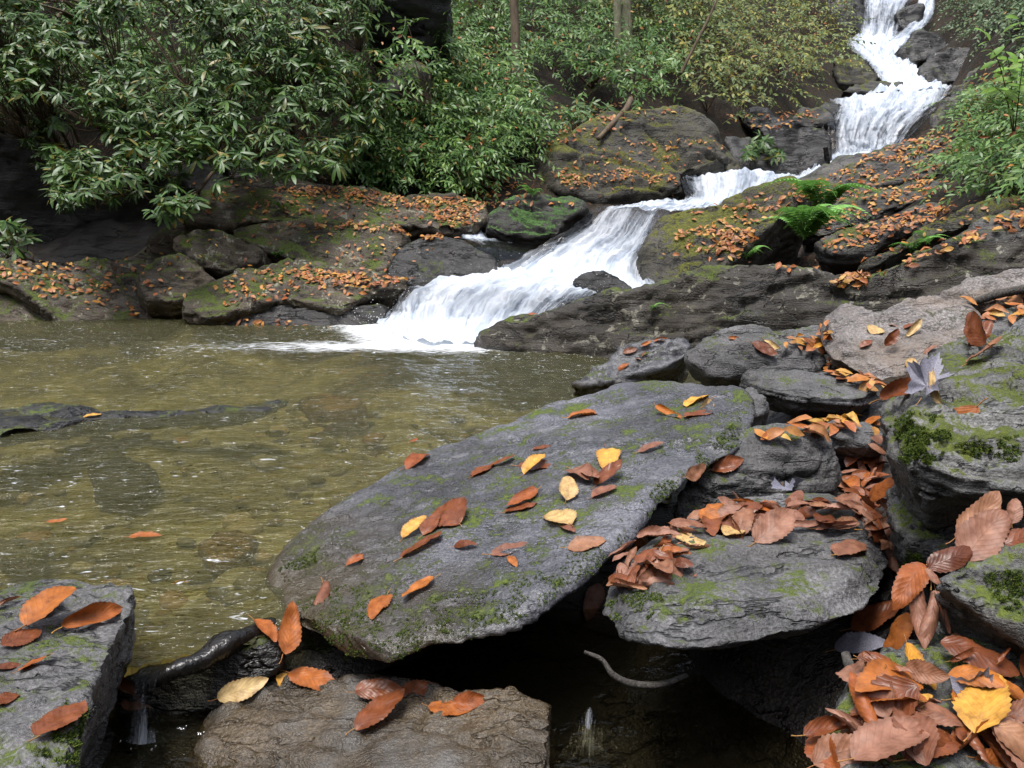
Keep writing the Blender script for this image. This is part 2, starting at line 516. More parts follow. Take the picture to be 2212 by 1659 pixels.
G_RHODO = leaf_mat('rhododendron_leaf', [(0.0324, 0.0769, 0.0175), (0.0648, 0.1271, 0.0263), (0.0421, 0.097, 0.0263), (0.0906, 0.1672, 0.0322), (0.0518, 0.107, 0.0205), (0.0227, 0.0568, 0.0152), (0.0777, 0.1471, 0.0292), (0.0389, 0.0903, 0.0199), (0.1943, 0.1471, 0.0175)], veins=False, rough=0.4, transl=0.15)
G_DOG = leaf_mat('doghobble_leaf', [(0.0616, 0.1423, 0.037), (0.0999, 0.2033, 0.0472), (0.1307, 0.2439, 0.0538), (0.077, 0.1708, 0.0472), (0.1692, 0.2602, 0.0472), (0.0462, 0.1138, 0.0303)], veins=False, rough=0.4, transl=0.2)
G_YEL = leaf_mat('autumn_bush_leaf', [(0.13, 0.2, 0.08), (0.2, 0.27, 0.08), (0.15, 0.22, 0.09), (0.36, 0.38, 0.07), (0.14, 0.2, 0.08), (0.23, 0.29, 0.08), (0.14, 0.2, 0.09), (0.42, 0.33, 0.06), (0.16, 0.23, 0.08), (0.11, 0.17, 0.07)], veins=False, rough=0.5, transl=0.3)
G_GREY = leaf_mat('grey_bush_leaf', [(0.09, 0.15, 0.07), (0.13, 0.2, 0.09), (0.08, 0.14, 0.06), (0.16, 0.22, 0.09)], veins=False, rough=0.45, transl=0.2)
G_SAP = leaf_mat('sapling_leaf', [(0.12, 0.27, 0.025), (0.17, 0.33, 0.03), (0.14, 0.28, 0.04)], veins=True, rough=0.5, transl=0.3)
G_FERN = leaf_mat('fern_leaf', [(0.15, 0.36, 0.075), (0.2, 0.42, 0.085), (0.12, 0.3, 0.065)], veins=False, rough=0.55, transl=0.25)


def bark_mat(name, a, b, rough=0.85, sc=1.0):
    t = NT(name)
    tc = t.n('TexCoord').outputs['Object']
    n = t.noise(t.mapping(tc, (14 * sc, 14 * sc, 4 * sc)), 1.0, 5, 0.65)
    col = t.ramp(n, [(0.3, a), (0.7, b)])
    return t.done(t.pbsdf(col, rough, 0.4, t.bump(n, 0.8, 0.02)).outputs[0])


B_TRUNK = bark_mat('trunk_bark', (0.05, 0.035, 0.022), (0.16, 0.12, 0.075))
B_PALE = bark_mat('mossy_bark', (0.09, 0.09, 0.045), (0.26, 0.25, 0.16))
B_STEM = bark_mat('shrub_stem', (0.045, 0.03, 0.018), (0.14, 0.10, 0.06))
B_LOG = bark_mat('wet_log', (0.004, 0.004, 0.004), (0.016, 0.013, 0.011), rough=0.22)
B_ROOT = bark_mat('pale_root', (0.02, 0.018, 0.016), (0.12, 0.108, 0.095), sc=9)
M_GROUND, M_BED, M_FALL = ground_mat(), bed_mat(), fall_mat()
M_POOL = water_mat('pool_water', (0.66, 0.645, 0.44), 0.3, (0.1, 0.097, 0.042), foam_at=1, bump_s=1.0)
M_LOW = water_mat('outflow_water', (0.72, 0.68, 0.52), 0.03, (0.04, 0.032, 0.016), bump_s=0.35)

# ------------------------------------------------------------------ rocks
ROCKS = []        # (object, BVHTree)
GPTS = []         # ground control points


def np_mesh(me):
    v = np.empty(len(me.vertices) * 3, np.float32); me.vertices.foreach_get('co', v)
    return v.reshape(-1, 3)


def add_bvh(o):
    me = o.data
    v = np_mesh(me) + np.array(o.location, np.float32)
    me.calc_loop_triangles()
    tr = np.empty(len(me.loop_triangles) * 3, np.int32); me.loop_triangles.foreach_get('vertices', tr)
    ROCKS.append((o, BVHTree.FromPolygons(v.tolist(), tr.reshape(-1, 3).tolist()), v.min(0), v.max(0)))


def cast(origin, direc, skip=()):
    best = (None, None, None, 1e9)
    o, d = Vector(origin), Vector(direc).normalized()
    for ob, bvh, _, _ in ROCKS:
        if ob in skip: continue
        loc, nor, _, dist = bvh.ray_cast(o, d)
        if loc is not None and dist < best[3]:
            best = (loc, nor if nor.dot(d) < 0 else -nor, ob, dist)
    return best


def ray_in_view(p):
    q = np.array(p) - CP
    z = q @ _fw
    return z > 0 and abs(q @ _rt) / z * FPX < 512 and abs(q @ _up) / z * FPX < 384


def hit_px(x, y, skip=()):
    return cast(CP, ray(x, y), skip)


def resample(poly, n, jit):
    p = np.asarray(poly, float)
    q = np.vstack([p, p[:1]])
    seg = np.linalg.norm(np.diff(q, axis=0), axis=1)
    s = np.concatenate([[0], np.cumsum(seg)])
    u = np.linspace(0, s[-1], n, endpoint=False)
    out = np.stack([np.interp(u, s, q[:, k]) for k in range(q.shape[1])], 1)
    per = s[-1] / n
    out += np.stack([fbm(np.stack([u / per * 0.22 + 31 * k, np.full(n, jit * 7.1), np.full(n, p[0, 0])], 1), 3) for k in range(q.shape[1])], 1) * jit * per
    return out


def rock(name, label, poly, anchor, normal, thick, mat, crown=0.03, it=0.1, ib=0.2, rim=0.25, voxel=0.02, amp=0.02, freq=3.0,
         strata=0.008, sn=(0.25, -0.3, 0.9), sfreq=26.0, smooth=1, jit=0.3, groove=0.9, n=44, facet=14, step=None, front=0.0, away=0.6):
    """a rock whose visible face follows a surveyed outline; closed, thick, undercut and weathered"""
    if isinstance(anchor[0], (tuple, list)):
        a3 = [P(*a) for a in anchor]
        nn = np.cross(a3[1] - a3[0], a3[2] - a3[0]); nn /= np.linalg.norm(nn)
        if np.dot(nn, CP - a3[0]) < 0: nn = -nn
        p0 = a3[0]
    else:
        p0 = P(*anchor)
        nn = np.array(normal, float); nn /= np.linalg.norm(nn)
    it *= 0.4
    crown *= 0.7
    smooth = min(smooth, 1)
    pts = np.array([on_plane(x, y, p0, nn) for x, y in resample(poly, n, jit)])
    c = pts.mean(0)
    if voxel > 0.0195: pts = c + (pts - c) * 1.06
    rg = np.random.default_rng(int(abs(poly[0][0] * 7 + poly[0][1] * 13 + poly[1][0])))
    vh = c - CP; vh[2] = 0; vh /= np.linalg.norm(vh)
    e = -nn * (1 - away) + away * (vh * 0.9 + np.array([0, 0, -0.5]))
    e /= np.linalg.norm(e)
    ip = vh - nn * (vh @ nn); ip /= np.linalg.norm(ip)
    rad = np.linalg.norm(pts - c, axis=1).mean()
    rings = [c + (pts - c) * (1 - it * 2.2 - front / rad) + ip * front + nn * crown * 0.95, c + (pts - c) * (1 - it - 0.5 * front / rad) + ip * front * 0.55 + nn * crown * 0.55, pts + e * thick * rim * 0.35,
             c + (pts - c) * (1 - ib * 0.35) + e * thick * 0.55, c + (pts - c) * (1 - ib) + e * thick]
    v = np.concatenate(rings + [[c + nn * crown], [c + e * thick]])
    f = []
    v[-2] += ip * front
    for k in range(len(rings) - 1):
        for i in range(n):
            j = (i + 1) % n
            f.append((k * n + i, (k + 1) * n + i, (k + 1) * n + j, k * n + j))
    top, bot = len(rings) * n, len(rings) * n + 1
    for i in range(n):
        j = (i + 1) % n
        f.append((top, i, j))
        f.append((bot, (len(rings) - 1) * n + j, (len(rings) - 1) * n + i))
    me = bpy.data.meshes.new('tmp')
    me.from_pydata(v.tolist(), [], f)
    ob = bpy.data.objects.new('tmp', me); COL.objects.link(ob)
    md = ob.modifiers.new('r', 'REMESH'); md.mode = 'VOXEL'; md.voxel_size = voxel
    dg = bpy.context.evaluated_depsgraph_get()
    m2 = bpy.data.meshes.new_from_object(ob.evaluated_get(dg))
    bpy.data.objects.remove(ob); bpy.data.meshes.remove(me)
    co = np_mesh(m2).astype(float)
    ed = np.empty(len(m2.edges) * 2, np.int32); m2.edges.foreach_get('vertices', ed); ed = ed.reshape(-1, 2)
    cnt = np.bincount(ed.ravel(), minlength=len(co))[:, None]
    for _ in range(smooth):
        acc = np.zeros_like(co)
        for k in range(3):
            acc[:, k] = np.bincount(ed[:, 0], co[ed[:, 1], k], len(co)) + np.bincount(ed[:, 1], co[ed[:, 0], k], len(co))
        co = co * 0.4 + 0.6 * acc / cnt
    # broken facets: planes that shear the rim off
    for _ in range(facet):
        m = rg.normal(size=3); m /= np.linalg.norm(m)
        if m @ nn > 0:
            m = m - nn * (m @ nn) * 0.55
            m /= np.linalg.norm(m)
        ext = ((co - c) @ m).max()
        h = ext * rg.uniform(0.9, 0.985)
        over = np.clip((co - c) @ m - h, 0, None)
        co = co - m * (over * 0.92)[:, None]
    m2.vertices.foreach_set('co', co.astype(np.float32).ravel()); m2.update()
    nr = np.empty(len(co) * 3, np.float32); m2.vertices.foreach_get('normal', nr); nr = nr.reshape(-1, 3)
    s = np.array(sn, float); s /= np.linalg.norm(s)
    a = np.cross(s, [0.3, 0.8, 0.5]); a /= np.linalg.norm(a); b = np.cross(s, a)
    q = np.stack([co @ a * 1.6, co @ b * 1.6, co @ s * sfreq], 1)
    lay = fbm(q, 3, 0.6)
    lay = np.tanh(lay * 2.2) * 0.7 + 0.3 * lay
    side = 0.35 + 0.65 * (1 - np.abs(nr @ s))
    dsp = amp * fbm(co * freq, 4, 0.5) + amp * 0.25 * fbm(co * freq * 7 + 5, 3, 0.6) + strata * lay * side
    stp = amp * 0.9 if step is None else step
    tn = fbm(np.stack([co @ a * freq * 0.5, co @ b * freq * 1.3, co @ s * freq * 0.6], 1) + 3.7, 4, 0.55) * 1.6
    fl = np.floor(tn); fr = np.clip((tn - fl - 0.42) / 0.16, 0, 1)
    dsp = dsp + stp * (fl + fr * fr * (3 - 2 * fr)) * np.clip(nr @ s, 0.15, 1)
    gr = fbm(np.stack([co @ a * freq * 0.35, co @ b * freq * 1.1, co @ s * freq * 1.6], 1) + 9.1, 3, 0.5)
    dsp = dsp - amp * groove * np.exp(-(gr / 0.035) ** 2)            # open cracks
    co = co + nr * dsp[:, None]
    m2.vertices.foreach_set('co', co.astype(np.float32).ravel())
    m2.polygons.foreach_set('use_smooth', np.ones(len(m2.polygons), bool))
    m2.materials.clear(); m2.materials.append(mat)
    m2.name = name
    o = link(name, m2)
    rebase(o)
    tag(o, label, 'rock')
    add_bvh(o)
    GPTS.append(c + e * thick * 0.8)
    return o


M_SHADE = rock_mat('painted_shade', (0.004, 0.004, 0.003), (0.014, 0.013, 0.009), rough=(0.5, 0.8), scale=0.8, moss=0.2)  # near-black base colour carries the deep shade of two hollows
M_GAP = rock_mat('gap_shade_and_stone', (0.006, 0.005, 0.004), (0.024, 0.018, 0.012), rough=(0.3, 0.6), scale=1.2)  # shade of the hollows put into the colour; also one dark sunken stone
M_OCHRE = rock_mat('ochre_stone', (0.16, 0.085, 0.02), (0.36, 0.2, 0.055), rough=(0.5, 0.8), scale=1.5)
V0 = (0, -0.75, 0.6)
# --- foreground
slab = rock('rock_slab', 'largest grey slab tilting into the pool, scattered with orange leaves and edged with moss',
    [(562, 1256), (615, 1175), (740, 1090), (900, 990), (1060, 925), (1220, 868), (1350, 832), (1460, 822), (1540, 824), (1602, 832), (1645, 885), (1612, 955),
     (1500, 1025), (1430, 1085), (1365, 1165), (1290, 1240), (1150, 1338), (1000, 1398), (900, 1415), (830, 1437), (740, 1440), (650, 1400), (605, 1335)],
    [(575, 1250, 1.88), (1520, 823, 2.75), (830, 1435, 1.42)], None, 0.2, M_SLAB, crown=0.03, front=0.01, it=0.05, ib=0.5, rim=0.12, voxel=0.008, amp=0.013, freq=2.6,
    strata=0.006, sn=(0.1, -0.45, 0.88), sfreq=34, jit=0.35, n=90, facet=4, away=0.85, step=0.007, groove=0.35)
slab_chip = rock('rock_chip', 'small pale block wedged behind the upper end of the largest grey slab',
    [(1585, 850), (1620, 838), (1650, 862), (1667, 885), (1640, 915), (1600, 920)], (1630, 875, 2.62), (0.1, -0.4, 0.9), 0.16, M_NEAR, voxel=0.009, amp=0.008, freq=8, strata=0.005)
shelf = rock('rock_shelf', 'flat grey shelf rock overhanging the black hollow, with a heap of brown leaves behind',
    [(1295, 1315), (1330, 1240), (1400, 1190), (1500, 1140), (1620, 1102), (1850, 1090), (1900, 1140), (1932, 1195), (1910, 1262), (1870, 1310), (1780, 1345), (1640, 1380), (1500, 1397), (1400, 1385), (1330, 1368)],
    [(1500, 1395, 1.27), (1620, 1100, 1.95), (1900, 1260, 1.45)], None, 0.15, M_NEAR, crown=0.07, it=0.05, ib=0.3, rim=0.5, voxel=0.0075, amp=0.012, freq=3.5, strata=0.008, front=0.07, facet=5, away=0.8)
block = rock('rock_block', 'dark blocky rock with layered front face, right behind the largest slab',
    [(1440, 1070), (1500, 1015), (1560, 975), (1610, 953), (1740, 945), (1800, 962), (1828, 995), (1822, 1040), (1760, 1075), (1690, 1095), (1600, 1112), (1500, 1118), (1455, 1098)],
    (1640, 1020, 2.15), (0.0, -0.5, 0.87), 0.3, M_NEAR, crown=0.09, it=0.06, ib=0.15, front=0.09, rim=0.5, voxel=0.009, amp=0.014, freq=4, strata=0.011, sn=(0.15, -0.2, 0.95), sfreq=40)
chock = rock('rock_chock', 'small flat dark stone topped with leaves between the mossy right rock and dark slab',
    [(1750, 922), (1800, 912), (1880, 918), (1922, 948), (1915, 965), (1860, 972), (1800, 962)], (1830, 940, 2.55), (0, -0.3, 0.95), 0.16, M_NEAR, voxel=0.01, amp=0.01, freq=6, strata=0.008)
plate = rock('rock_plate', 'thin dark layered plate of rock lying under the rounded grey slab',
    [(1594, 825), (1641, 810), (1774, 806), (1841, 820), (1907, 846), (1891, 864), (1830, 876), (1700, 866), (1640, 848)], (1740, 836, 3.1), (0.05, -0.3, 0.95), 0.13, M_NEAR,
    it=0.05, ib=0.25, rim=0.5, voxel=0.011, amp=0.01, freq=5, strata=0.012, sn=(0.1, -0.1, 1), sfreq=50)
pillow = rock('rounded_slab', 'rounded dark grey slab with two curled leaves, jutting over a black gap',
    [(1476, 772), (1482, 752), (1520, 731), (1570, 723), (1650, 729), (1700, 744), (1790, 757), (1797, 780), (1770, 799), (1680, 805), (1600, 810), (1520, 806), (1482, 792)],
    (1640, 762, 3.7), (0, -0.5, 0.86), 0.22, M_NEAR, crown=0.08, it=0.08, ib=0.3, front=0.08, rim=0.35, voxel=0.012, amp=0.014, freq=4, strata=0.008)
wedge = rock('wedge_rock', 'narrow wet wedge rock rising from the pool beside the long dark ridge',
    [(1222, 842), (1260, 810), (1330, 770), (1400, 740), (1470, 732), (1502, 742), (1495, 768), (1450, 793), (1400, 818), (1330, 843), (1260, 852)],
    (1360, 795, 4.1), (-0.3, -0.6, 0.72), 0.4, M_SLAB, crown=0.05, it=0.14, ib=0.2, voxel=0.013, amp=0.022, freq=4, strata=0.014, sn=(-0.3, -0.3, 0.9))
pale = rock('pale_boulder', 'broad pale brown flat-topped boulder dotted with dry leaves',
    [(1774, 705), (1797, 674), (1827, 676), (1874, 690), (1941, 666), (2010, 658), (2074, 656), (2107, 669), (2134, 713), (2131, 742), (2091, 772), (2041, 792), (1974, 822), (1934, 828), (1874, 810), (1807, 790), (1790, 753)],
    (1960, 740, 3.5), (-0.1, -0.42, 0.9), 0.22, M_PALE, crown=0.05, it=0.05, ib=0.25, front=0.05, rim=0.3, voxel=0.011, amp=0.02, freq=2.8, strata=0.008)
capr = rock('mossy_outcrop', 'rough grey outcrop with bright yellow-green moss and one big orange leaf',
    [(1900, 885), (1925, 842), (1990, 800), (2060, 775), (2140, 752), (2230, 735), (2330, 735), (2380, 1000), (2212, 1040), (2130, 1035), (2050, 1032), (1990, 1030), (1940, 990), (1908, 940)],
    [(1905, 900, 1.55), (2212, 740, 2.2), (1990, 1030, 1.22)], None, 0.18, M_OUT, crown=0.08, front=0.08, it=0.06, ib=0.14, rim=0.4, voxel=0.0085, amp=0.022, freq=5, strata=0.014, sn=(0.1, -0.25, 0.95), sfreq=30)
under = rock('undercut_block', 'dark rough block under the mossy outcrop, behind a column of piled leaves',
    [(1918, 985), (1990, 1015), (2080, 1030), (2212, 1035), (2330, 1040), (2330, 1260), (2130, 1230), (2020, 1215), (1945, 1185), (1912, 1090)],
    (2020, 1110, 1.42), (-0.3, -0.7, 0.6), 0.4, M_MOSSY, crown=0.03, it=0.1, ib=0.1, voxel=0.01, amp=0.025, freq=6, strata=0.014, sfreq=36)
low_r = rock('tilted_block', 'dark rough block at the right edge below the fan of large pink-brown leaves',
    [(2015, 1262), (2060, 1222), (2120, 1202), (2212, 1190), (2330, 1190), (2360, 1470), (2212, 1420), (2130, 1360), (2060, 1310)],
    (2130, 1260, 0.98), (-0.15, -0.55, 0.82), 0.28, M_MOSSY, crown=0.03, it=0.1, ib=0.15, voxel=0.008, amp=0.015, freq=7, strata=0.01, sfreq=40)
corner = rock('corner_rock', 'grey rock in the lower right corner heaped with large fallen leaves',
    [(1772, 1560), (1790, 1490), (1850, 1452), (1900, 1400), (2000, 1376), (2100, 1366), (2260, 1420), (2360, 1500), (2400, 1800), (1740, 1800), (1760, 1650)],
    (1950, 1500, 0.93), (-0.05, -0.22, 0.97), 0.4, M_MOSSY, crown=0.02, it=0.08, ib=0.12, rim=0.2, voxel=0.008, amp=0.014, freq=6, strata=0.008, sfreq=36)
left_r = rock('left_slab', 'slanting grey slab in the lower left corner holding two overlapping orange leaves',
    [(-120, 1290), (60, 1262), (180, 1238), (240, 1254), (290, 1270), (300, 1298), (270, 1370), (232, 1460), (185, 1540), (162, 1620), (150, 1760), (-160, 1760)],
    [(180, 1240, 1.6), (20, 1600, 0.98), (0, 1270, 1.5)], None, 0.32, M_NEAR, crown=0.02, it=0.06, ib=0.08, rim=0.2, voxel=0.0085, amp=0.012, freq=4, strata=0.009, sn=(0.7, -0.2, 0.65), sfreq=34)
wet_r = rock('wet_boulder', 'wet brown boulder at the bottom centre, wetted by the outflow, with flat soaked leaves',
    [(440, 1560), (500, 1515), (600, 1482), (700, 1472), (800, 1474), (950, 1490), (1050, 1510), (1150, 1512), (1220, 1525), (1247, 1560), (1238, 1620), (1215, 1690), (1190, 1800), (350, 1800), (380, 1650)],
    [(800, 1475, 1.57), (420, 1560, 1.5), (800, 1659, 1.32)], None, 0.3, M_WET, crown=0.04, front=0.03, it=0.06, ib=0.05, rim=0.2, voxel=0.009, amp=0.014, freq=4, strata=0.006)
rock('dam_stone', 'black wet stone under the short log, holding back the pool at the outflow',
    [(225, 1478), (300, 1447), (345, 1444), (430, 1425), (520, 1392), (600, 1370), (625, 1430), (560, 1490), (440, 1545), (330, 1600), (230, 1600)], (420, 1480, 1.54), (0.1, -0.9, 0.35), 0.16, M_DARK, crown=0.015, voxel=0.009, amp=0.01, freq=8, away=0.4)
mid1 = rock('wedged_stone', 'small dark leaf-strewn stone between the long ridge and pale boulder',
    [(1600, 735), (1680, 715), (1760, 705), (1790, 720), (1770, 745), (1700, 752), (1620, 750)], (1690, 732, 4.3), (0, -0.4, 0.9), 0.25, M_NEAR, voxel=0.014, amp=0.014, freq=5)
back_r = rock('slanted_slab', 'slanted greyish slab with pale twigs and leaves at the right edge beside the ridge',
    [(1975, 665), (2030, 640), (2100, 610), (2170, 585), (2260, 575), (2320, 640), (2260, 665), (2150, 660), (2110, 668), (2040, 662)], (2120, 630, 3.9), (-0.25, -0.45, 0.85), 0.25, M_PALE,
    voxel=0.013, amp=0.02, freq=4, strata=0.012, sn=(-0.4, -0.2, 0.9))
back_r2 = rock('grooved_rock', 'grey rock with a dark groove at the right edge above the mossy outcrop',
    [(2110, 690), (2180, 672), (2300, 668), (2330, 760), (2200, 760), (2125, 775), (2060, 800), (2090, 765), (2130, 745)], (2170, 720, 3.0), (-0.15, -0.4, 0.9), 0.3, M_NEAR,
    voxel=0.012, amp=0.02, freq=4, strata=0.014)
rock('bank_block', 'grey block beyond the right edge beside the mossy outcrop', [(2370, 790), (2520, 750), (2720, 780), (2800, 900), (2740, 1040), (2560, 1080), (2400, 1010)], (2560, 900, 2.15), (-0.1, -0.35, 0.93), 0.3, M_MOSSY, crown=0.05, voxel=0.016, amp=0.03, freq=3, strata=0.014)
rock('bank_block', 'low grey block beyond the right edge behind the mossy outcrop', [(2330, 640), (2480, 600), (2640, 620), (2700, 700), (2560, 760), (2380, 740)], (2500, 680, 3.5), (-0.15, -0.4, 0.9), 0.35, M_NEAR, crown=0.06, voxel=0.018, amp=0.03, freq=3, strata=0.014)
# --- right bank
ridge = rock('ridge_rock', 'long dark whale-backed mossy ridge running from the pool up to the right edge',
    [(1046, 722), (1058, 702), (1100, 688), (1200, 673), (1340, 637), (1467, 612), (1568, 577), (1630, 570), (1689, 576), (1759, 598), (1800, 612), (1840, 610), (1900, 596), (1950, 577), (2050, 543), (2150, 520), (2240, 508), (2340, 512),
     (2380, 600), (2300, 640), (2150, 655), (2060, 680), (1980, 700), (1900, 712), (1820, 725), (1760, 735), (1680, 745), (1560, 758), (1480, 772), (1320, 792), (1150, 782), (1058, 764)],
    (1650, 650, 5.3), (-0.33, -0.86, 0.4), 0.8, M_WHALE, crown=0.12, it=0.14, ib=0.2, voxel=0.0225, amp=0.03, freq=2.0, strata=0.032, sn=(-0.22, -0.38, 0.9), sfreq=13, n=90, facet=5)
dome = rock('mossy_dome', 'mossy dome of bedrock with a black wet face beside the white cascade',
    [(1385, 585), (1393, 542), (1424, 476), (1467, 460), (1545, 441), (1623, 425), (1701, 400), (1760, 405), (1730, 456), (1689, 478), (1654, 513), (1619, 548), (1600, 562), (1568, 577), (1500, 620), (1400, 640)],
    (1560, 500, 7.9), (-0.2, -0.6, 0.75), 1.3, M_YMOSS, crown=0.12, it=0.12, ib=0.1, rim=0.2, voxel=0.03, amp=0.04, freq=1.4, strata=0.02, sn=(-0.4, -0.3, 0.85), sfreq=9)
upper = rock('bedrock_ledge', 'broad sloping bedrock ledge strewn with leaves above the ferns, along the white water',
    [(1690, 402), (1760, 372), (1850, 348), (1915, 328), (2000, 300), (2100, 320), (2060, 372), (1990, 388), (1927, 400), (1868, 420), (1818, 438), (1740, 458), (1700, 440)],
    (1850, 392, 10.2), (-0.35, -0.42, 0.82), 1.0, M_SLOPE, crown=0.08, it=0.06, ib=0.1, rim=0.15, voxel=0.04, amp=0.04, freq=1.4, strata=0.03, sn=(-0.45, -0.25, 0.85), sfreq=8)
led_c = rock('bedrock_ledge', 'dark stepped ledge directly right of the upper fern clump',
    [(1735, 475), (1830, 436), (1930, 400), (2010, 382), (2060, 405), (2040, 428), (1935, 446), (1868, 478), (1790, 506), (1740, 510)],
    (1880, 450, 8.7), (-0.3, -0.5, 0.8), 0.7, M_SLOPE, crown=0.03, it=0.06, ib=0.1, rim=0.2, voxel=0.03, amp=0.035, freq=1.8, strata=0.03, sn=(-0.4, -0.25, 0.88), sfreq=10)
led_d = rock('bedrock_ledge', 'leaf-strewn ledge right of the lower fern clump with a black undercut',
    [(1760, 512), (1850, 488), (2012, 436), (2075, 448), (2010, 482), (1935, 508), (1900, 525), (1880, 548), (1790, 552), (1762, 535)],
    (1880, 508, 7.5), (-0.28, -0.5, 0.82), 0.5, M_SLOPE, crown=0.02, it=0.05, ib=0.15, rim=0.3, voxel=0.028, amp=0.03, freq=2, strata=0.028, sn=(-0.4, -0.25, 0.88), sfreq=12)
led_e = rock('mossy_ledge', 'narrow yellow-mossed ledge slanting up under the dark evergreen bush',
    [(1846, 585), (1903, 548), (1973, 500), (2032, 472), (2090, 447), (2212, 420), (2330, 410), (2330, 450), (2212, 456), (2083, 488), (2012, 516), (1915, 566), (1860, 594)],
    (2030, 500, 6.4), (-0.25, -0.6, 0.75), 0.4, M_YMOSS, crown=0.03, it=0.1, ib=0.1, rim=0.3, voxel=0.025, amp=0.025, freq=2.4, strata=0.02, sn=(-0.4, -0.25, 0.88), sfreq=14)
led_f = rock('bedrock_ledge', 'lowest grey leafy ledge on the right bank just above the dark ridge',
    [(1790, 622), (1850, 594), (1915, 572), (2012, 532), (2100, 495), (2212, 455), (2330, 435), (2360, 520), (2212, 520), (2150, 530), (2050, 548), (1950, 588), (1830, 632)],
    (2010, 560, 5.7), (-0.22, -0.45, 0.85), 0.5, M_SLOPE, crown=0.02, it=0.05, ib=0.1, rim=0.3, voxel=0.024, amp=0.028, freq=2.2, strata=0.025, sn=(-0.35, -0.25, 0.9), sfreq=14)
# --- rocks in and beside the falls
rock('boulder', 'small smooth black boulder surrounded by white water above the ridge',
    [(1232, 612), (1258, 598), (1300, 594), (1330, 600), (1355, 615), (1376, 634), (1340, 645), (1280, 640)], (1305, 622, 6.95), V0, 0.4, M_DARK, crown=0.06, it=0.15, voxel=0.02, amp=0.02, freq=3)
rock('boulder', 'dark wet domed boulder left of the cascade with single leaves stuck on its face',
    [(834, 575), (864, 539), (904, 523), (987, 524), (1020, 534), (1060, 566), (1090, 600), (1010, 625), (904, 632), (840, 620)], (950, 572, 7.95), (0.1, -0.72, 0.65), 0.9, M_DARK, crown=0.14, it=0.14, voxel=0.024, amp=0.025, freq=2.4)
rock('mossy_boulder', 'rounded boulder cloaked in green moss between the two branches of the stream',
    [(1038, 502), (1057, 467), (1104, 440), (1170, 429), (1237, 436), (1278, 450), (1272, 470), (1222, 488), (1206, 518), (1137, 526), (1070, 516)], (1150, 478, 9.2), (0, -0.75, 0.6), 0.9, M_MOSSD, crown=0.16, it=0.14, voxel=0.026, amp=0.04, freq=2.2)
big_c = rock('mossy_boulder', 'huge mossy brown boulder in the centre with a line of orange leaves across it',
    [(1165, 385), (1185, 335), (1250, 290), (1300, 255), (1390, 248), (1470, 262), (1530, 300), (1582, 365), (1500, 385), (1475, 395), (1470, 440), (1300, 450), (1200, 440)], (1370, 340, 11.9), (0.12, -0.72, 0.65), 1.6, M_YMOSS, crown=0.35, it=0.14, voxel=0.045, amp=0.08, freq=0.9, strata=0.03, sfreq=6)
rock('cascade_ledge', 'broad black wet rock step left of the middle falls',
    [(1635, 285), (1674, 268), (1730, 265), (1790, 266), (1796, 300), (1790, 345), (1770, 368), (1707, 396), (1680, 375), (1647, 340)], (1720, 315, 14.5), (0.0, -0.85, 0.4), 1.5, M_DARK, crown=0.12, voxel=0.05, amp=0.06, freq=1.3, strata=0.04, sfreq=6)
rock('cascade_ledge', 'black overhanging rock behind the small rhododendron near the middle falls',
    [(1598, 238), (1641, 226), (1690, 262), (1685, 282), (1640, 288), (1602, 265)], (1645, 255, 15.6), (0.0, -0.85, 0.4), 1.2, M_DARK, crown=0.1, voxel=0.05, amp=0.06, freq=1.5)
rock('cascade_ledge', 'low dark ledge just left of the middle falls crest',
    [(1752, 236), (1784, 220), (1817, 221), (1828, 250), (1770, 252)], (1790, 236, 18), (0.0, -0.8, 0.5), 1.0, M_DARK, crown=0.06, voxel=0.06, amp=0.05, freq=1.5)
rock('cascade_ledge', 'mossy flat ledge with a dark lip jutting into the upper run of white water',
    [(1815, 195), (1850, 181), (1900, 175), (1950, 174), (1948, 196), (1874, 204)], (1880, 189, 20.4), (0.0, -0.7, 0.65), 1.0, M_SLOPE, crown=0.04, voxel=0.06, amp=0.05, freq=1.5, strata=0.04)
rock('cascade_ledge', 'mossy stepped bank rock left of the steep upper cascade',
    [(1805, 130), (1845, 118), (1875, 140), (1900, 165), (1880, 184), (1815, 184)], (1850, 155, 22), (0.1, -0.7, 0.65), 1.2, M_YMOSS, crown=0.06, voxel=0.07, amp=0.08, freq=1.2, strata=0.05, sfreq=6)
rock('cascade_rock', 'black rock with thin trickles right of the steep upper cascade',
    [(1936, 114), (1974, 74), (2024, 66), (2060, 100), (2012, 132), (1967, 146), (1942, 130)], (1990, 108, 23.8), (-0.1, -0.75, 0.6), 1.4, M_DARK, crown=0.12, voxel=0.07, amp=0.08, freq=1.2, strata=0.04, sfreq=6)
rock('cascade_rock', 'brown and black boulder at the foot of the upper cascade on its right side',
    [(1972, 168), (1994, 135), (2057, 105), (2140, 120), (2160, 165), (2050, 192), (2007, 186)], (2055, 150, 21.2), (-0.15, -0.75, 0.6), 1.6, M_DARK, crown=0.2, voxel=0.07, amp=0.08, freq=1.2, strata=0.04, sfreq=6)
rock('cascade_rock', 'dark cliff rock left of the topmost falls',
    [(1770, 40), (1800, -30), (1866, -30), (1862, 20), (1852, 82), (1815, 92)], (1820, 30, 27.6), (0.1, -0.85, 0.4), 1.6, M_DARK, crown=0.1, voxel=0.08, amp=0.1, freq=1.0, strata=0.05, sfreq=5)
rock('cascade_rock', 'small dark rock splitting the topmost falls',
    [(1935, 30), (1962, 12), (1998, 8), (1988, 48), (1955, 66), (1942, 55)], (1965, 38, 27.2), (0, -0.85, 0.4), 0.8, M_DARK, crown=0.08, voxel=0.06, amp=0.06, freq=1.5)
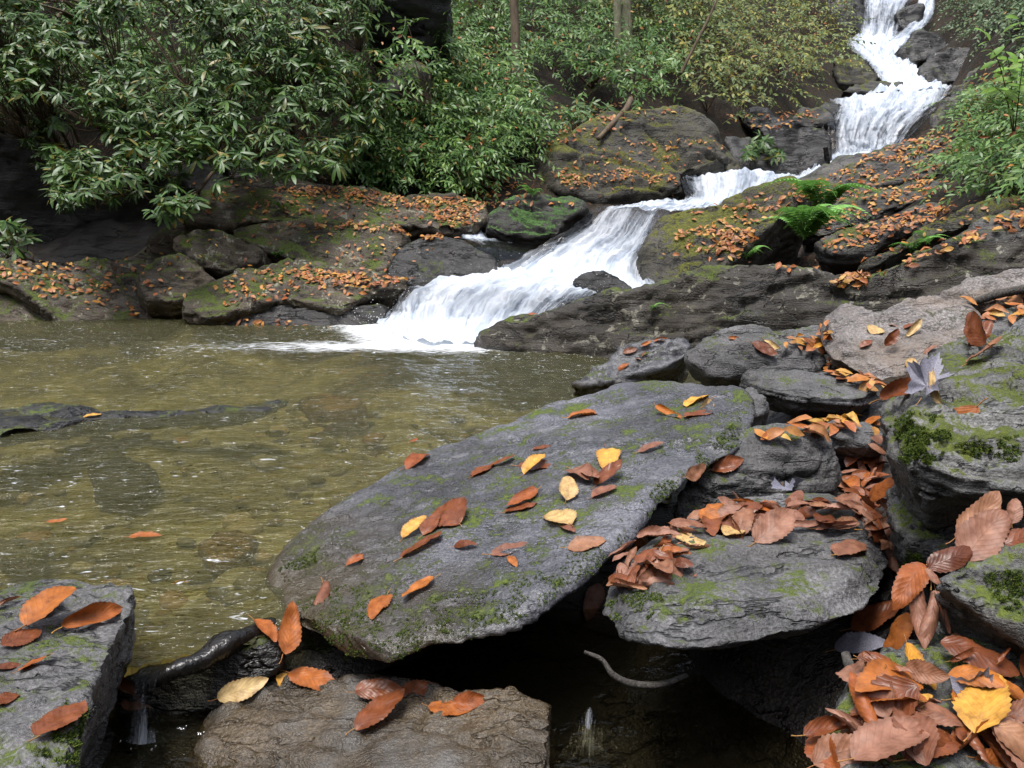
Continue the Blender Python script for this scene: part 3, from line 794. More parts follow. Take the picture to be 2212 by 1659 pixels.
# --- left bank
rock('bank_slab', 'grey slab at the far left edge of the pool, lower of two slanting slabs',
    [(-140, 580), (0, 600), (20, 612), (67, 646), (110, 676), (140, 700), (140, 730), (-140, 730)], (40, 675, 7.8), (0.25, -0.55, 0.8), 0.6, M_LICH, crown=0.04, voxel=0.024, amp=0.03, freq=2.2, strata=0.02, sn=(0.4, -0.2, 0.9))
rock('bank_slab', 'long slanting dark slab with yellow leaves dipping into the far left of the pool',
    [(-140, 570), (0, 562), (33, 556), (83, 566), (167, 589), (233, 616), (300, 649), (335, 673), (395, 690), (390, 715), (267, 725), (160, 722), (100, 668), (50, 638), (20, 615), (-140, 590)],
    (200, 645, 7.95), (0.28, -0.55, 0.78), 0.6, M_LICH, crown=0.05, it=0.1, voxel=0.024, amp=0.03, freq=2.2, strata=0.02, sn=(0.4, -0.2, 0.9))
rock('bank_boulder', 'lichen-patched brown boulder on the left bank, leaning over a smaller one',
    [(367, 520), (433, 506), (483, 508), (533, 532), (582, 553), (567, 580), (500, 596), (417, 575), (380, 548)], (470, 550, 8.25), (0, -0.75, 0.62), 0.7, M_LICH, crown=0.12, it=0.14, voxel=0.022, amp=0.035, freq=2.4)
rock('bank_boulder', 'squat dark mossy boulder below the leaning lichened one on the left bank',
    [(290, 618), (333, 577), (400, 554), (440, 590), (470, 610), (450, 640), (367, 660), (310, 655)], (380, 610, 7.9), (0, -0.72, 0.65), 0.6, M_LICH, crown=0.1, it=0.14, voxel=0.022, amp=0.03, freq=2.4)
rock('bank_ledge', 'low bank ledge carpeted with orange leaves at the edge of the pool',
    [(367, 655), (450, 617), (550, 581), (633, 567), (737, 582), (820, 592), (887, 602), (900, 612), (870, 630), (800, 640), (737, 665), (653, 655), (567, 660), (467, 690), (383, 670)],
    (620, 625, 7.6), (0, -0.5, 0.86), 0.5, M_LICH, crown=0.05, it=0.08, voxel=0.024, amp=0.035, freq=1.8, strata=0.015)
rock('bank_boulder', 'dark wet boulder at the waterline left of the white cascade foot',
    [(460, 690), (563, 652), (650, 648), (737, 660), (820, 660), (845, 685), (780, 730), (640, 730), (500, 722)], (650, 692, 7.4), (0, -0.8, 0.55), 0.6, M_DARK, crown=0.08, it=0.12, voxel=0.024, amp=0.03, freq=2.2)
rock('bank_ledge', 'wide lichened and mossy rock face in the middle of the left bank',
    [(490, 500), (567, 486), (737, 482), (885, 494), (872, 525), (847, 552), (836, 590), (754, 595), (667, 585), (600, 552), (517, 525)], (700, 535, 8.35), (0, -0.65, 0.72), 0.8, M_LICH, crown=0.08, it=0.1, voxel=0.026, amp=0.035, freq=1.9, strata=0.02, sn=(0.1, -0.3, 0.95), sfreq=12)
rock('bank_ledge', 'uppermost long ledge of the left bank beneath the evergreen bushes, covered in leaves',
    [(380, 450), (467, 398), (533, 382), (633, 398), (737, 404), (837, 412), (885, 433), (930, 473), (988, 502), (937, 498), (870, 488), (737, 490), (567, 486), (467, 486), (410, 478)],
    (650, 445, 9.0), (0.05, -0.5, 0.86), 0.7, M_LICH, crown=0.06, it=0.08, voxel=0.028, amp=0.04, freq=1.6, strata=0.02, sn=(0.1, -0.3, 0.95), sfreq=10)
rock('bank_ledge', 'sloping leaf-covered ledge beside the small left branch of the stream',
    [(872, 428), (970, 421), (1037, 431), (1060, 458), (1025, 490), (990, 506), (930, 474)], (965, 462, 9.35), (-0.08, -0.5, 0.86), 0.7, M_LICH, crown=0.05, it=0.08, voxel=0.028, amp=0.04, freq=1.8, strata=0.02)
rock('bank_ledge', 'low mossy dark ledge behind the two boulders at the left of the bank',
    [(130, 585), (230, 560), (330, 520), (430, 478), (520, 490), (540, 560), (480, 620), (400, 660), (330, 680), (230, 640)], (340, 590, 8.7), (0.05, -0.8, 0.55), 0.7, M_LICH, crown=0.06, voxel=0.03, amp=0.05, freq=1.6, strata=0.03, sn=(0.2, -0.2, 0.95), sfreq=9)
rock('submerged_ledge', 'flat black ledge barely breaking the water surface at the left of the pool',
    [(-120, 886), (0, 884), (60, 872), (130, 880), (180, 888), (320, 891), (440, 886), (540, 877), (640, 858), (600, 878), (480, 895), (330, 905), (200, 912), (100, 924), (0, 936), (-120, 946)], (200, 898, 3.64), (0, 0.03, 1), 0.1, M_DARK, crown=0.012, voxel=0.0195, amp=0.014, freq=4, facet=0, n=80, jit=0.5)
rock('bank_boulder', 'undercut rock painted near-black for the shade under the left overhanging bushes',
    [(-160, 270), (60, 300), (200, 330), (330, 370), (430, 400), (430, 500), (340, 575), (200, 585), (60, 560), (-160, 560)], (150, 450, 9.9), (0.05, -0.93, -0.25), 1.2, M_SHADE, crown=0.05, it=0.1, voxel=0.04, amp=0.06, freq=1.4)  # backs the hollow under the bushes; its blackness is painted shade
painted_hollow = rock('overhang_rock', 'overhanging rock among the bushes at the top, painted near-black as a shaded hollow',
    [(770, -80), (960, -80), (965, 10), (950, 60), (925, 105), (890, 130), (850, 120), (815, 90), (790, 30)], (865, 20, 11.3), (0.0, -0.9, -0.35), 1.6, M_SHADE, crown=0.02, it=0.05, ib=0.0, voxel=0.045, amp=0.1, freq=1.3)  # solid rock, hollow's darkness painted on by its near-black colour
rock('overhang_rock', 'leaf-dusted grey rock shelf under the black hollow at the top',
    [(800, 185), (840, 150), (900, 138), (930, 155), (900, 185), (830, 205)], (860, 170, 10.9), (0.1, -0.6, 0.75), 0.8, M_SLOPE, crown=0.06, voxel=0.04, amp=0.04, freq=1.8)
rock('bank_rock', 'dark mossy bank rock right of the middle falls',
    [(1985, 300), (2010, 262), (2050, 222), (2110, 190), (2170, 178), (2190, 220), (2120, 268), (2060, 310), (2010, 318)], (2060, 255, 14.2), (-0.45, -0.5, 0.75), 1.2, M_SLOPE, crown=0.08, voxel=0.06, amp=0.09, freq=1.1, strata=0.05, sn=(-0.45, -0.25, 0.85), sfreq=6)
rock('bank_rock', 'layered brown bank rock between the upper cascade boulder and the saplings',
    [(2040, 195), (2090, 160), (2150, 130), (2230, 110), (2240, 160), (2150, 190), (2080, 215)], (2130, 165, 16.5), (-0.35, -0.55, 0.75), 1.2, M_SLOPE, crown=0.08, voxel=0.06, amp=0.09, freq=1.1, strata=0.05, sn=(-0.45, -0.25, 0.85), sfreq=6)
rock('bank_rock', 'dark rock face between the black step and the low ledge left of the middle falls',
    [(1700, 262), (1730, 238), (1790, 240), (1800, 266), (1740, 275)], (1750, 256, 16.4), (0, -0.7, 0.65), 1.0, M_SLOPE, crown=0.06, voxel=0.06, amp=0.07, freq=1.4, strata=0.04)
rock('bank_rock', 'mossy rock wedge right of the huge central boulder, behind the short curtain of water',
    [(1480, 300), (1520, 290), (1570, 330), (1600, 372), (1570, 384), (1500, 372)], (1540, 345, 13.2), (0.2, -0.7, 0.65), 1.2, M_YMOSS, crown=0.1, voxel=0.05, amp=0.06, freq=1.2)
rock('bank_rock', 'dark wet rock under the small rhododendron left of the short curtain of water',
    [(1560, 300), (1620, 300), (1690, 360), (1700, 392), (1640, 384), (1590, 372)], (1630, 350, 13.6), (0.1, -0.75, 0.6), 1.2, M_DARK, crown=0.08, voxel=0.05, amp=0.06, freq=1.2)
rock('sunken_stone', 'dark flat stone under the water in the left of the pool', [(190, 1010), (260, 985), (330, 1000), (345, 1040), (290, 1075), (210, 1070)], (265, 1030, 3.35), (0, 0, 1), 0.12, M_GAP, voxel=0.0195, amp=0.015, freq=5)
rock('sunken_stone', 'ochre stone under the water beyond the tip of the flat black ledge', [(640, 868), (700, 856), (780, 862), (800, 880), (740, 892), (660, 888)], (720, 874, 4.65), (0, 0, 1), 0.12, M_OCHRE, voxel=0.0195, amp=0.012, freq=5)
rock('sunken_stone', 'brown stone under the water close to the big slab', [(420, 1180), (500, 1150), (560, 1165), (540, 1210), (460, 1225)], (490, 1190, 2.55), (0, 0, 1), 0.12, M_OCHRE, voxel=0.0195, amp=0.012, freq=5)
rock('sunken_stone', 'pale stone under the water at the left edge', [(-20, 1180), (60, 1165), (120, 1185), (90, 1215), (0, 1220)], (50, 1192, 2.6), (0, 0, 1), 0.12, M_PALE, voxel=0.0195, amp=0.012, freq=5)

# ------------------------------------------------------------------ falling water: rows of (x, y, distance) upstream to downstream
FALLS = {
 'upper': [[(1275, 455, 9.4), (1350, 445, 9.6), (1420, 437, 9.8), (1500, 428, 10.2)],
         [(1266, 464, 9.2), (1330, 460, 9.35), (1400, 460, 9.4), (1446, 466, 9.3)],
         [(1225, 500, 8.85), (1300, 503, 8.75), (1370, 515, 8.65), (1415, 535, 8.4)],
         [(1150, 545, 8.55), (1230, 556, 8.3), (1320, 566, 8.05), (1402, 592, 7.75)],
         [(1085, 582, 8.3), (1180, 594, 7.95), (1290, 604, 7.6), (1420, 632, 7.25)],
         [(1010, 600, 8.1), (1130, 606, 7.7), (1240, 615, 7.4), (1380, 650, 7.1)]],
 'low': [[(1030, 584, 8.3), (1130, 588, 7.95), (1240, 598, 7.55), (1400, 636, 7.2)],
         [(985, 594, 8.0), (1100, 594, 7.6), (1220, 603, 7.2), (1345, 640, 6.95)],
         [(905, 616, 7.8), (1000, 606, 7.3), (1150, 616, 6.95), (1310, 645, 6.8)],
         [(866, 634, 7.66), (945, 632, 7.08), (1110, 644, 6.68), (1280, 660, 6.6)],
         [(846, 668, 7.58), (915, 684, 6.8), (1075, 694, 6.38), (1230, 695, 6.4)],
         [(818, 702, 7.4), (895, 740, 6.2), (1040, 744, 6.02), (1140, 724, 6.1)]],
 'step': [[(1466, 378, 11.9), (1550, 374, 12.1), (1640, 368, 12.3), (1712, 383, 12.4)],
          [(1468, 386, 11.5), (1550, 384, 11.7), (1640, 380, 11.9), (1705, 394, 12.0)],
          [(1480, 422, 11.0), (1550, 424, 11.1), (1630, 412, 11.4), (1680, 408, 11.6)],
          [(1470, 434, 10.4), (1540, 437, 10.5), (1590, 434, 10.9), (1640, 424, 11.1)],
          [(1390, 440, 9.8), (1460, 442, 9.8), (1510, 446, 9.9), (1560, 446, 10.2)],
          [(1290, 452, 9.5), (1370, 452, 9.4), (1440, 455, 9.4), (1500, 455, 9.4)]],
 'mid': [[(1785, 218, 19.2), (1880, 205, 19.6), (1970, 195, 20), (2062, 186, 20.4)],
         [(1802, 236, 17.8), (1870, 232, 18), (1960, 230, 18.2), (2045, 217, 19)],
         [(1790, 262, 15.9), (1860, 258, 16.2), (1930, 255, 16.5), (1998, 262, 17)],
         [(1788, 298, 15.4), (1850, 296, 15.5), (1910, 293, 15.8), (1970, 292, 16.2)],
         [(1788, 332, 15.1), (1850, 332, 15.2), (1900, 326, 15.3), (1955, 306, 15.9)],
         [(1765, 358, 14.3), (1810, 352, 14.5), (1850, 344, 14.7), (1910, 332, 15)],
         [(1700, 388, 12.9), (1740, 386, 13), (1770, 380, 13.2), (1810, 372, 13.3)],
         [(1630, 382, 12.4), (1670, 388, 12.3), (1700, 396, 12.2), (1740, 404, 12.2)]],
 'high': [[(1845, 80, 26), (1890, 82, 26.2), (1930, 85, 26.2), (1960, 95, 26)],
          [(1830, 97, 25), (1880, 100, 25), (1925, 105, 25), (1952, 118, 24.6)],
          [(1863, 130, 23.5), (1900, 130, 23.6), (1930, 130, 23.6), (1960, 136, 23.4)],
          [(1893, 160, 22), (1930, 155, 22), (1960, 150, 22), (1980, 150, 22)],
          [(1903, 184, 20.9), (1940, 178, 20.9), (1980, 175, 20.9), (2020, 181, 20.9)],
          [(1870, 207, 19.7), (1930, 202, 19.8), (1990, 197, 19.9), (2055, 192, 20.1)]],
 'top': [[(1860, -40, 28.9), (1900, -40, 29), (1950, -40, 29), (2010, -40, 29)],
         [(1862, 0, 28.2), (1890, 2, 28.2), (1930, 5, 28.2), (1965, 8, 28.2)],
         [(1856, 45, 27.2), (1890, 45, 27.2), (1920, 46, 27.2), (1948, 47, 27.3)],
         [(1848, 88, 26.1), (1880, 90, 26.1), (1910, 90, 26.1), (1940, 88, 26.1)]],
 'side': [[(1985, -5, 28.8), (1996, -5, 28.8), (2006, -5, 28.8), (2020, -3, 28.8)],
          [(1968, 40, 27.3), (1985, 40, 27.3), (2000, 38, 27.3), (2018, 34, 27.3)],
          [(1925, 85, 26.0), (1945, 82, 26.0), (1965, 76, 26.0), (1990, 66, 26.2)],
          [(1885, 108, 24.8), (1905, 108, 24.8), (1925, 106, 24.8), (1950, 102, 24.9)]],
  'trickle': [[(286, 1424, 1.53), (304, 1424, 1.53), (324, 1424, 1.53), (350, 1424, 1.53)],
             [(282, 1440, 1.475), (302, 1442, 1.47), (322, 1442, 1.468), (346, 1444, 1.465)],
             [(282, 1510, 1.425), (300, 1512, 1.42), (318, 1512, 1.418), (336, 1508, 1.42)],
             [(268, 1600, 1.40), (294, 1606, 1.39), (318, 1606, 1.385), (350, 1600, 1.39)]],
 'spill': [[(1236, 1556, 1.54), (1262, 1554, 1.54), (1290, 1556, 1.54), (1330, 1566, 1.53)],
           [(1238, 1572, 1.48), (1262, 1570, 1.485), (1290, 1574, 1.48), (1334, 1586, 1.47)],
           [(1222, 1618, 1.44), (1255, 1620, 1.44), (1290, 1622, 1.44), (1344, 1624, 1.44)],
           [(1190, 1668, 1.385), (1245, 1676, 1.38), (1300, 1680, 1.38), (1366, 1672, 1.385)]],
 'branch': [[(1025, 474, 9.9), (1034, 473, 9.9), (1042, 473, 9.9), (1052, 474, 9.9)],
            [(1014, 490, 9.5), (1026, 490, 9.5), (1036, 491, 9.5), (1046, 494, 9.5)],
            [(996, 510, 9.0), (1015, 512, 9.0), (1035, 513, 9.0), (1055, 514, 9.0)],
            [(990, 518, 8.7), (1030, 522, 8.7), (1060, 524, 8.7), (1110, 528, 8.8)]],
 'glide': [[(985, 516, 8.75), (1030, 516, 8.8), (1080, 520, 8.85), (1160, 530, 8.9)],
           [(1010, 528, 8.4), (1050, 534, 8.4), (1090, 540, 8.45), (1140, 548, 8.5)],
           [(1040, 552, 8.15), (1065, 560, 8.15), (1090, 566, 8.2), (1125, 575, 8.2)],
           [(1080, 602, 7.75), (1090, 602, 7.75), (1105, 602, 7.8), (1125, 602, 7.8)]],
}
for key_, rows in FALLS.items():
    if key_ in ('trickle', 'spill'): continue
    for r in rows:
        for (x, y, d) in r:
            p = P(x, y, d)
            GPTS.append(p + np.array([0, 0.12, -0.16 - 0.012 * d]))

# ------------------------------------------------------------------ ground: one sheet through the control points
for x, y, d in [(0, 520, 9.6), (120, 500, 10.0), (300, 440, 10.2), (450, 390, 10.2), (650, 380, 10.4), (850, 395, 10.6), (1000, 395, 11), (1120, 400, 11.2),
                (0, 200, 11.5), (250, 200, 11.5), (500, 220, 11.6), (750, 230, 11.8), (0, -40, 13), (300, -40, 13.3), (600, -40, 13.5), (860, 110, 12.2),
                (870, -60, 14.5), (1000, 250, 12.2), (1000, 100, 14), (1000, -40, 16), (1150, 330, 11.6), (1130, 220, 13), (1130, 100, 15.5), (1130, -40, 18), (1250, 240, 13.5),
                (1300, 150, 15.8), (1300, 0, 19), (1450, 235, 14.2), (1450, 120, 17.5), (1450, -20, 21), (1600, 215, 16), (1600, 100, 19.5), (1600, -30, 23.5),
                (1700, 250, 16.5), (1740, 190, 19), (1740, 80, 23), (1760, -40, 27.5), (1760, 260, 16.6), (1850, -90, 31), (2000, -90, 31),
                (2060, 20, 25), (2060, 90, 22.5), (2150, -40, 20), (2150, 60, 18), (2130, 190, 14), (2212, 60, 13), (2212, -60, 15), (2212, 180, 9.6), (2060, 230, 15), (1990, 300, 13.5),
                (2060, 330, 10.6), (2140, 350, 8.8), (2212, 330, 7.8), (2212, 420, 6.8), (2100, 430, 7.4), (2000, 430, 8.6), (1900, 470, 8.2)]:
    GPTS.append(P(x, y, d))
for p in [(-6, 2, -.45), (-6, 5, -.5), (-6, 7.3, -.35), (-4, 3, -.5), (-4, 5, -.55), (-4, 7.3, -.4), (-2, 2.5, -.42), (-2, 4.5, -.55), (-2, 6.6, -.45), (0, 3.2, -.42), (0, 4.6, -.5), (0, 5.8, -.5),
          (-1, 2.2, -.3), (-1.6, 1.5, -.3), (-.7, 1.75, -.25), (-.4, 1.4, -.34), (0, 1.5, -.36), (.3, 1.6, -.34), (.5, 1.3, -.34), (0, 1.0, -.42), (-.5, .9, -.42), (.4, .9, -.42),
          (.6, 2.0, -.12), (.9, 2.2, -.02), (.9, 2.7, .02), (1.3, 3.0, .08), (.6, 3.0, -.15), (1.0, 1.7, -.05), (1.6, 2.6, .2), (.9, 3.7, -.1), (1.6, 4.3, .1), (1.0, 4.8, -.3), (2.2, 4.2, .2), (2.6, 3.3, .3),
          (1.6, 1.6, .2), (1.5, .8, .1), (2.5, 1.5, .5), (4, 3, 1.0), (5, 5, 1.3), (7, 3, 3), (9, 6, 4.5), (12, 12, 7), (8, 0, 3.2), (12, 2, 6), (18, 10, 12), (16, 20, 10), (22, 30, 18), (24, 15, 16),
          (-8, 8, .6), (-9, 5, 1.2), (-9, 1, 1.0), (-12, 4, 3.5), (-12, 10, 4.5), (-16, 6, 7), (-15, 16, 10), (-10, 14, 6.5), (-10, 25, 12), (-18, 25, 17), (0, 30, 13), (8, 36, 15), (-2, 45, 20),
          (16, 46, 22), (25, 46, 26), (-18, 46, 26), (-.2, 1.97, .03), (.05, 2.12, .05), (.3, 2.3, .05), (.6, 2.55, .05), (-.42, 1.74, .0), (.3, 2.0, -.2), (0, 1.85, -.25), (0, -2, .4), (0, -4, 1.6), (-5, -3, 1.6), (5, -3, 2.6), (-12, -3, 6), (12, -3, 8), (0, -8, 5.5), (-8, -9, 7.5), (8, -9, 8.5), (0, -16, 11), (-20, -16, 16), (24, -16, 18), (-20, 0, 13), (24, 0, 16), (-4, -5, 2.6), (4, -5, 3.4), (-1.2, .3, -.1), (0, .2, -.2), (1, .2, 0)]:  # unseen banks behind and beside the camera, raised to block low sky light
    GPTS.append(np.array(p, float))
GP = np.array(GPTS)
_, keep = np.unique(np.round(GP[:, :2] / 0.12), axis=0, return_index=True)
GP = GP[keep]


def rbf_fit(gp):
    d = np.linalg.norm(gp[:, None, :2] - gp[None, :, :2], axis=2)
    n = len(gp)
    A = np.zeros((n + 3, n + 3))
    A[:n, :n] = d - np.eye(n) * 0.03
    A[:n, n] = 1; A[:n, n + 1:n + 3] = gp[:, :2]
    A[n, :n] = 1; A[n + 1:n + 3, :n] = gp[:, :2].T
    return np.linalg.solve(A, np.concatenate([gp[:, 2], [0, 0, 0]]))


_w = rbf_fit(GP)


def ground_z(xy):
    xy = np.asarray(xy, float)
    out = np.empty(len(xy))
    for i in range(0, len(xy), 20000):
        q = xy[i:i + 20000]
        d = np.linalg.norm(q[:, None, :] - GP[None, :, :2], axis=2)
        out[i:i + 20000] = d @ _w[:-3] + _w[-3] + q @ _w[-2:]
    return out


def ground_sheet():
    ys = np.concatenate([np.arange(-16, -4, 0.8), np.arange(-4, 0.2, 0.35), np.arange(0.2, 9, 0.07), 9 + np.cumsum(np.linspace(0.07, 0.5, 130))])
    ys = ys[ys < 48]
    us = np.concatenate([np.arange(-26, -8, 0.8), np.arange(-8, 8, 0.07), np.arange(8, 30, 0.5)])
    X = us[None, :] * np.ones((len(ys), 1))
    Y = ys[:, None] * np.ones((1, len(us)))
    xy = np.stack([X.ravel(), Y.ravel()], 1)
    z = ground_z(xy)
    amp = np.clip((xy[:, 1] - 3) / 8, 0.02, 0.14)
    z += amp * fbm(np.stack([xy[:, 0] * 1.3, xy[:, 1] * 1.3, np.zeros(len(xy))], 1), 4)
    me = mesh_np('hillside', np.column_stack([xy, z]), grid_faces(len(ys), len(us))[:, ::-1], mat=M_GROUND)
    me.materials.append(M_BED)
    # stream bed: the faces that lie under the pools
    fc = np.empty(len(me.polygons) * 3, np.float32); me.polygons.foreach_get('center', fc); fc = fc.reshape(-1, 3)
    bed = (fc[:, 2] < -0.02) & (fc[:, 1] < 9)
    gap = (fc[:, 1] < 4.2) & (fc[:, 0] > np.interp(fc[:, 1], [0, 1.3, 1.7, 2.2, 3, 4.2], [-3, -3, -0.75, 0.0, 0.9, 1.5]))  # ground under the near rocks, coloured near-black for the shade there
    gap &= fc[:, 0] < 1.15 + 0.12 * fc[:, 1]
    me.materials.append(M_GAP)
    gap |= (fc[:, 0] < -1.3) & (fc[:, 0] > -7) & (fc[:, 1] > 8.0) & (fc[:, 1] < 10.6)  # left bank hollow: bush shade painted into the ground colour
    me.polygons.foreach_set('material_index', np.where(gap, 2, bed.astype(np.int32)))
    return me


hill = link('hillside', ground_sheet())
tag(hill, 'steep wooded hillside with brown leaf litter and the bed of the pool', kind='structure')
add_bvh(hill)
HILL = ROCKS[-1]

# ------------------------------------------------------------------ falling water meshes


def catmull(rows, m):
    rows = np.asarray(rows, float)
    n = len(rows)
    t = np.linspace(0, n - 1, m)
    i = np.clip(np.floor(t).astype(int), 0, n - 2)
    f = (t - i).reshape((-1,) + (1,) * (rows.ndim - 1))
    g = lambda k: rows[np.clip(k, 0, n - 1)]
    p0, p1, p2, p3 = g(i - 1), g(i), g(i + 1), g(i + 2)
    return 0.5 * ((2 * p1) + (-p0 + p2) * f + (2 * p0 - 5 * p1 + 4 * p2 - p3) * f ** 2 + (-p0 + 3 * p1 - 3 * p2 + p3) * f ** 3)


def fall(name, key, label, nu, nv, foam, lump, streak, edge=0.25, uvs=1.0):
    rows = np.array([[P(*q) for q in r] for r in FALLS[key]])
    g = catmull(rows, nu)                                   # along the flow
    g = catmull(g.transpose(1, 0, 2), nv).transpose(1, 0, 2)  # across
    seg = np.linalg.norm(np.diff(g[:, nv // 2], axis=0), axis=1)
    vlen = np.concatenate([[0], np.cumsum(seg)])
    wid = np.linalg.norm(np.diff(g, axis=1), axis=2)
    ulen = np.concatenate([np.zeros((nu, 1)), np.cumsum(wid, axis=1)], axis=1)
    ulen = ulen - ulen[:, -1:] / 2
    mean_w = np.median(ulen[:, -1] * 2)
    U = np.linspace(-0.5, 0.5, nv)[None, :] * mean_w * np.ones((nu, 1))
    V = vlen[:, None] * np.ones((1, nv))
    U, V = U * uvs, V * uvs
    du, dv = np.gradient(g, axis=1), np.gradient(g, axis=0)
    nr = np.cross(du, dv); nr /= np.linalg.norm(nr, axis=2)[:, :, None] + 1e-9
    flip = np.sign(nr[..., 2:3] - nr[..., 1:2]); nr = nr * flip
    q = np.stack([U.ravel() * 7, V.ravel() * 0.9, np.full(U.size, 3.1)], 1)
    st = fbm(q, 4, 0.55).reshape(nu, nv)
    lm = fbm(np.stack([g[..., 0].ravel() * 4, g[..., 1].ravel() * 4, g[..., 2].ravel() * 5], 1), 3, 0.5).reshape(nu, nv)
    fo = np.interp(np.linspace(0, 1, nu), np.linspace(0, 1, len(foam)), foam)[:, None] * np.ones((1, nv))
    tu = np.linspace(0, 1, nv)[None, :]
    ed = np.clip(np.minimum(tu, 1 - tu) / edge, 0, 1)
    fo = fo - (1 - ed) * 0.35
    g = g + nr * (streak * st + lump * np.abs(lm) * np.clip(fo + 0.3, 0, 1) * 1.4)[:, :, None]
    gf = grid_faces(nu, nv)
    gv = g.reshape(-1, 3)
    fn = np.cross(gv[gf[:, 1]] - gv[gf[:, 0]], gv[gf[:, 2]] - gv[gf[:, 0]]).sum(0)
    if fn[2] - fn[1] < 0: gf = gf[:, ::-1]
    me = mesh_np(name, gv, gf, np.stack([U.ravel(), V.ravel()], 1), mat=M_FALL)
    at = me.attributes.new('foam', 'FLOAT', 'POINT'); at.data.foreach_set('value', fo.astype(np.float32).ravel())
    o = link(name, me)
    tag(o, label, kind='structure')
    return o, g


fall('waterfall', 'upper', 'upper tier of the main cascade fanning out beside the mossy dome', 130, 120, [0.52, 0.46, 0.52, 0.66, 0.9, 0.98], 0.04, 0.05)
w_low, g_low = fall('waterfall', 'low', 'lower tier of the main cascade, a white curtain falling into the pool', 130, 140, [0.95, 0.92, 0.7, 0.53, 0.6, 1.0], 0.04, 0.055)
fall('waterfall', 'step', 'short curtain of white water above the main cascade', 90, 90, [0.75, 0.6, 0.62, 0.8, 0.75, 0.6], 0.05, 0.03)
fall('waterfall', 'mid', 'middle falls sliding over a broad rock face in the upper stream', 130, 80, [0.68, 0.64, 0.57, 0.53, 0.62, 0.84, 0.66, 0.74], 0.07, 0.06, edge=0.2)
fall('waterfall', 'high', 'steep white chute of the upper cascade', 90, 60, [0.78, 0.74, 0.72, 0.76, 0.88, 0.78], 0.12, 0.07, edge=0.2)
fall('waterfall', 'top', 'topmost falls at the upper right', 60, 50, [0.75, 0.6, 0.48, 0.75], 0.08, 0.07, edge=0.2)
fall('waterfall', 'side', 'slanting side stream beside the topmost falls', 60, 30, [0.75, 0.6, 0.6, 0.75], 0.07, 0.05)
fall('waterfall', 'branch', 'small left branch of white water beside the mossy boulder', 50, 30, [0.6, 0.7, 0.7, 0.45], 0.03, 0.02)
fall('water', 'glide', 'thin glassy sheet of water gliding over the dark boulder', 60, 40, [0.42, 0.3, 0.28, 0.42], 0.01, 0.012)


fall('waterfall', 'trickle', 'thin trickle of outflow spilling past the end of the black log', 70, 40, [0.3, 0.36, 0.38, 0.68], 0.008, 0.004, edge=0.45, uvs=13.0)
fall('waterfall', 'spill', 'small bright spill of water in the black hollow beside the wet boulder', 60, 50, [0.36, 0.47, 0.5, 0.3], 0.03, 0.012, edge=0.5, uvs=11.0)

# ------------------------------------------------------------------ pool
foot = np.array([P(*q) for q in FALLS['low'][-1]])


def pool():
    ys = np.concatenate([np.arange(1.2, 4, 0.016), np.arange(4, 9.2, 0.03)])
    xs = np.arange(-8.0, 2.6, 0.032)
    X, Y = np.meshgrid(xs, ys)
    xy = np.stack([X.ravel(), Y.ravel()], 1)
    # distance to the foot of the falls
    a, b = foot[:-1, :2], foot[1:, :2]
    dist = np.full(len(xy), 1e9)
    for s, e in zip(a, b):
        t = np.clip(((xy - s) @ (e - s)) / ((e - s) @ (e - s)), 0, 1)
        dist = np.minimum(dist, np.linalg.norm(xy - (s + t[:, None] * (e - s)), axis=1))
    near = np.exp(-dist / 0.8)
    z = 0.014 * (0.5 + 1.8 * near) * fbm(np.column_stack([xy[:, 0] * 3.6 + xy[:, 1] * 1.6, xy[:, 1] * 5.5, np.zeros(len(xy))]), 3, 0.5)
    z += 0.0028 * (0.8 + 2.0 * near) * fbm(np.column_stack([xy[:, 0] * 8 + xy[:, 1] * 2, xy[:, 1] * 15, np.full(len(xy), 4.2)]), 3, 0.6)
    # water humping over the sunken branch
    br = np.exp(-((xy[:, 1] - (3.15 + 0.12 * np.sin(xy[:, 0] * 1.5) + (xy[:, 0] + 2) * 0.12)) / 0.09) ** 2) * (xy[:, 0] < -0.7)
    z += 0.012 * br
    # downstream plume of foam
    dn = np.maximum(0, foot[1, 0] - xy[:, 0])
    fo = 1.15 * np.exp(-np.maximum(0, dist - 0.12) / 0.42)
    pl = np.exp(-((xy[:, 1] - (5.95 - 0.02 * dn)) / (0.42 + 0.16 * dn)) ** 2) * np.exp(-dn / 2.8) * (xy[:, 0] < foot[2, 0])
    fo = np.maximum(fo, 0.84 * pl) + 0.14 * br
    dam = np.interp(xy[:, 0], [-3, -0.8, -0.52, -0.2, 0.3, 1.0, 1.3, 2.6], [1.2, 1.41, 1.56, 1.92, 2.3, 2.9, 3.6, 4.4])
    ff = grid_faces(len(ys), len(xs))
    ff = ff[(xy[ff, 1] > dam[ff]).all(axis=1)]
    me = mesh_np('pool', np.column_stack([xy, z]), ff[:, ::-1], mat=M_POOL)
    at = me.attributes.new('foam', 'FLOAT', 'POINT'); at.data.foreach_set('value', fo.astype(np.float32))
    o = link('pool_water', me)
    tag(o, 'olive brown rippling pool below the cascade', kind='structure')


pool()


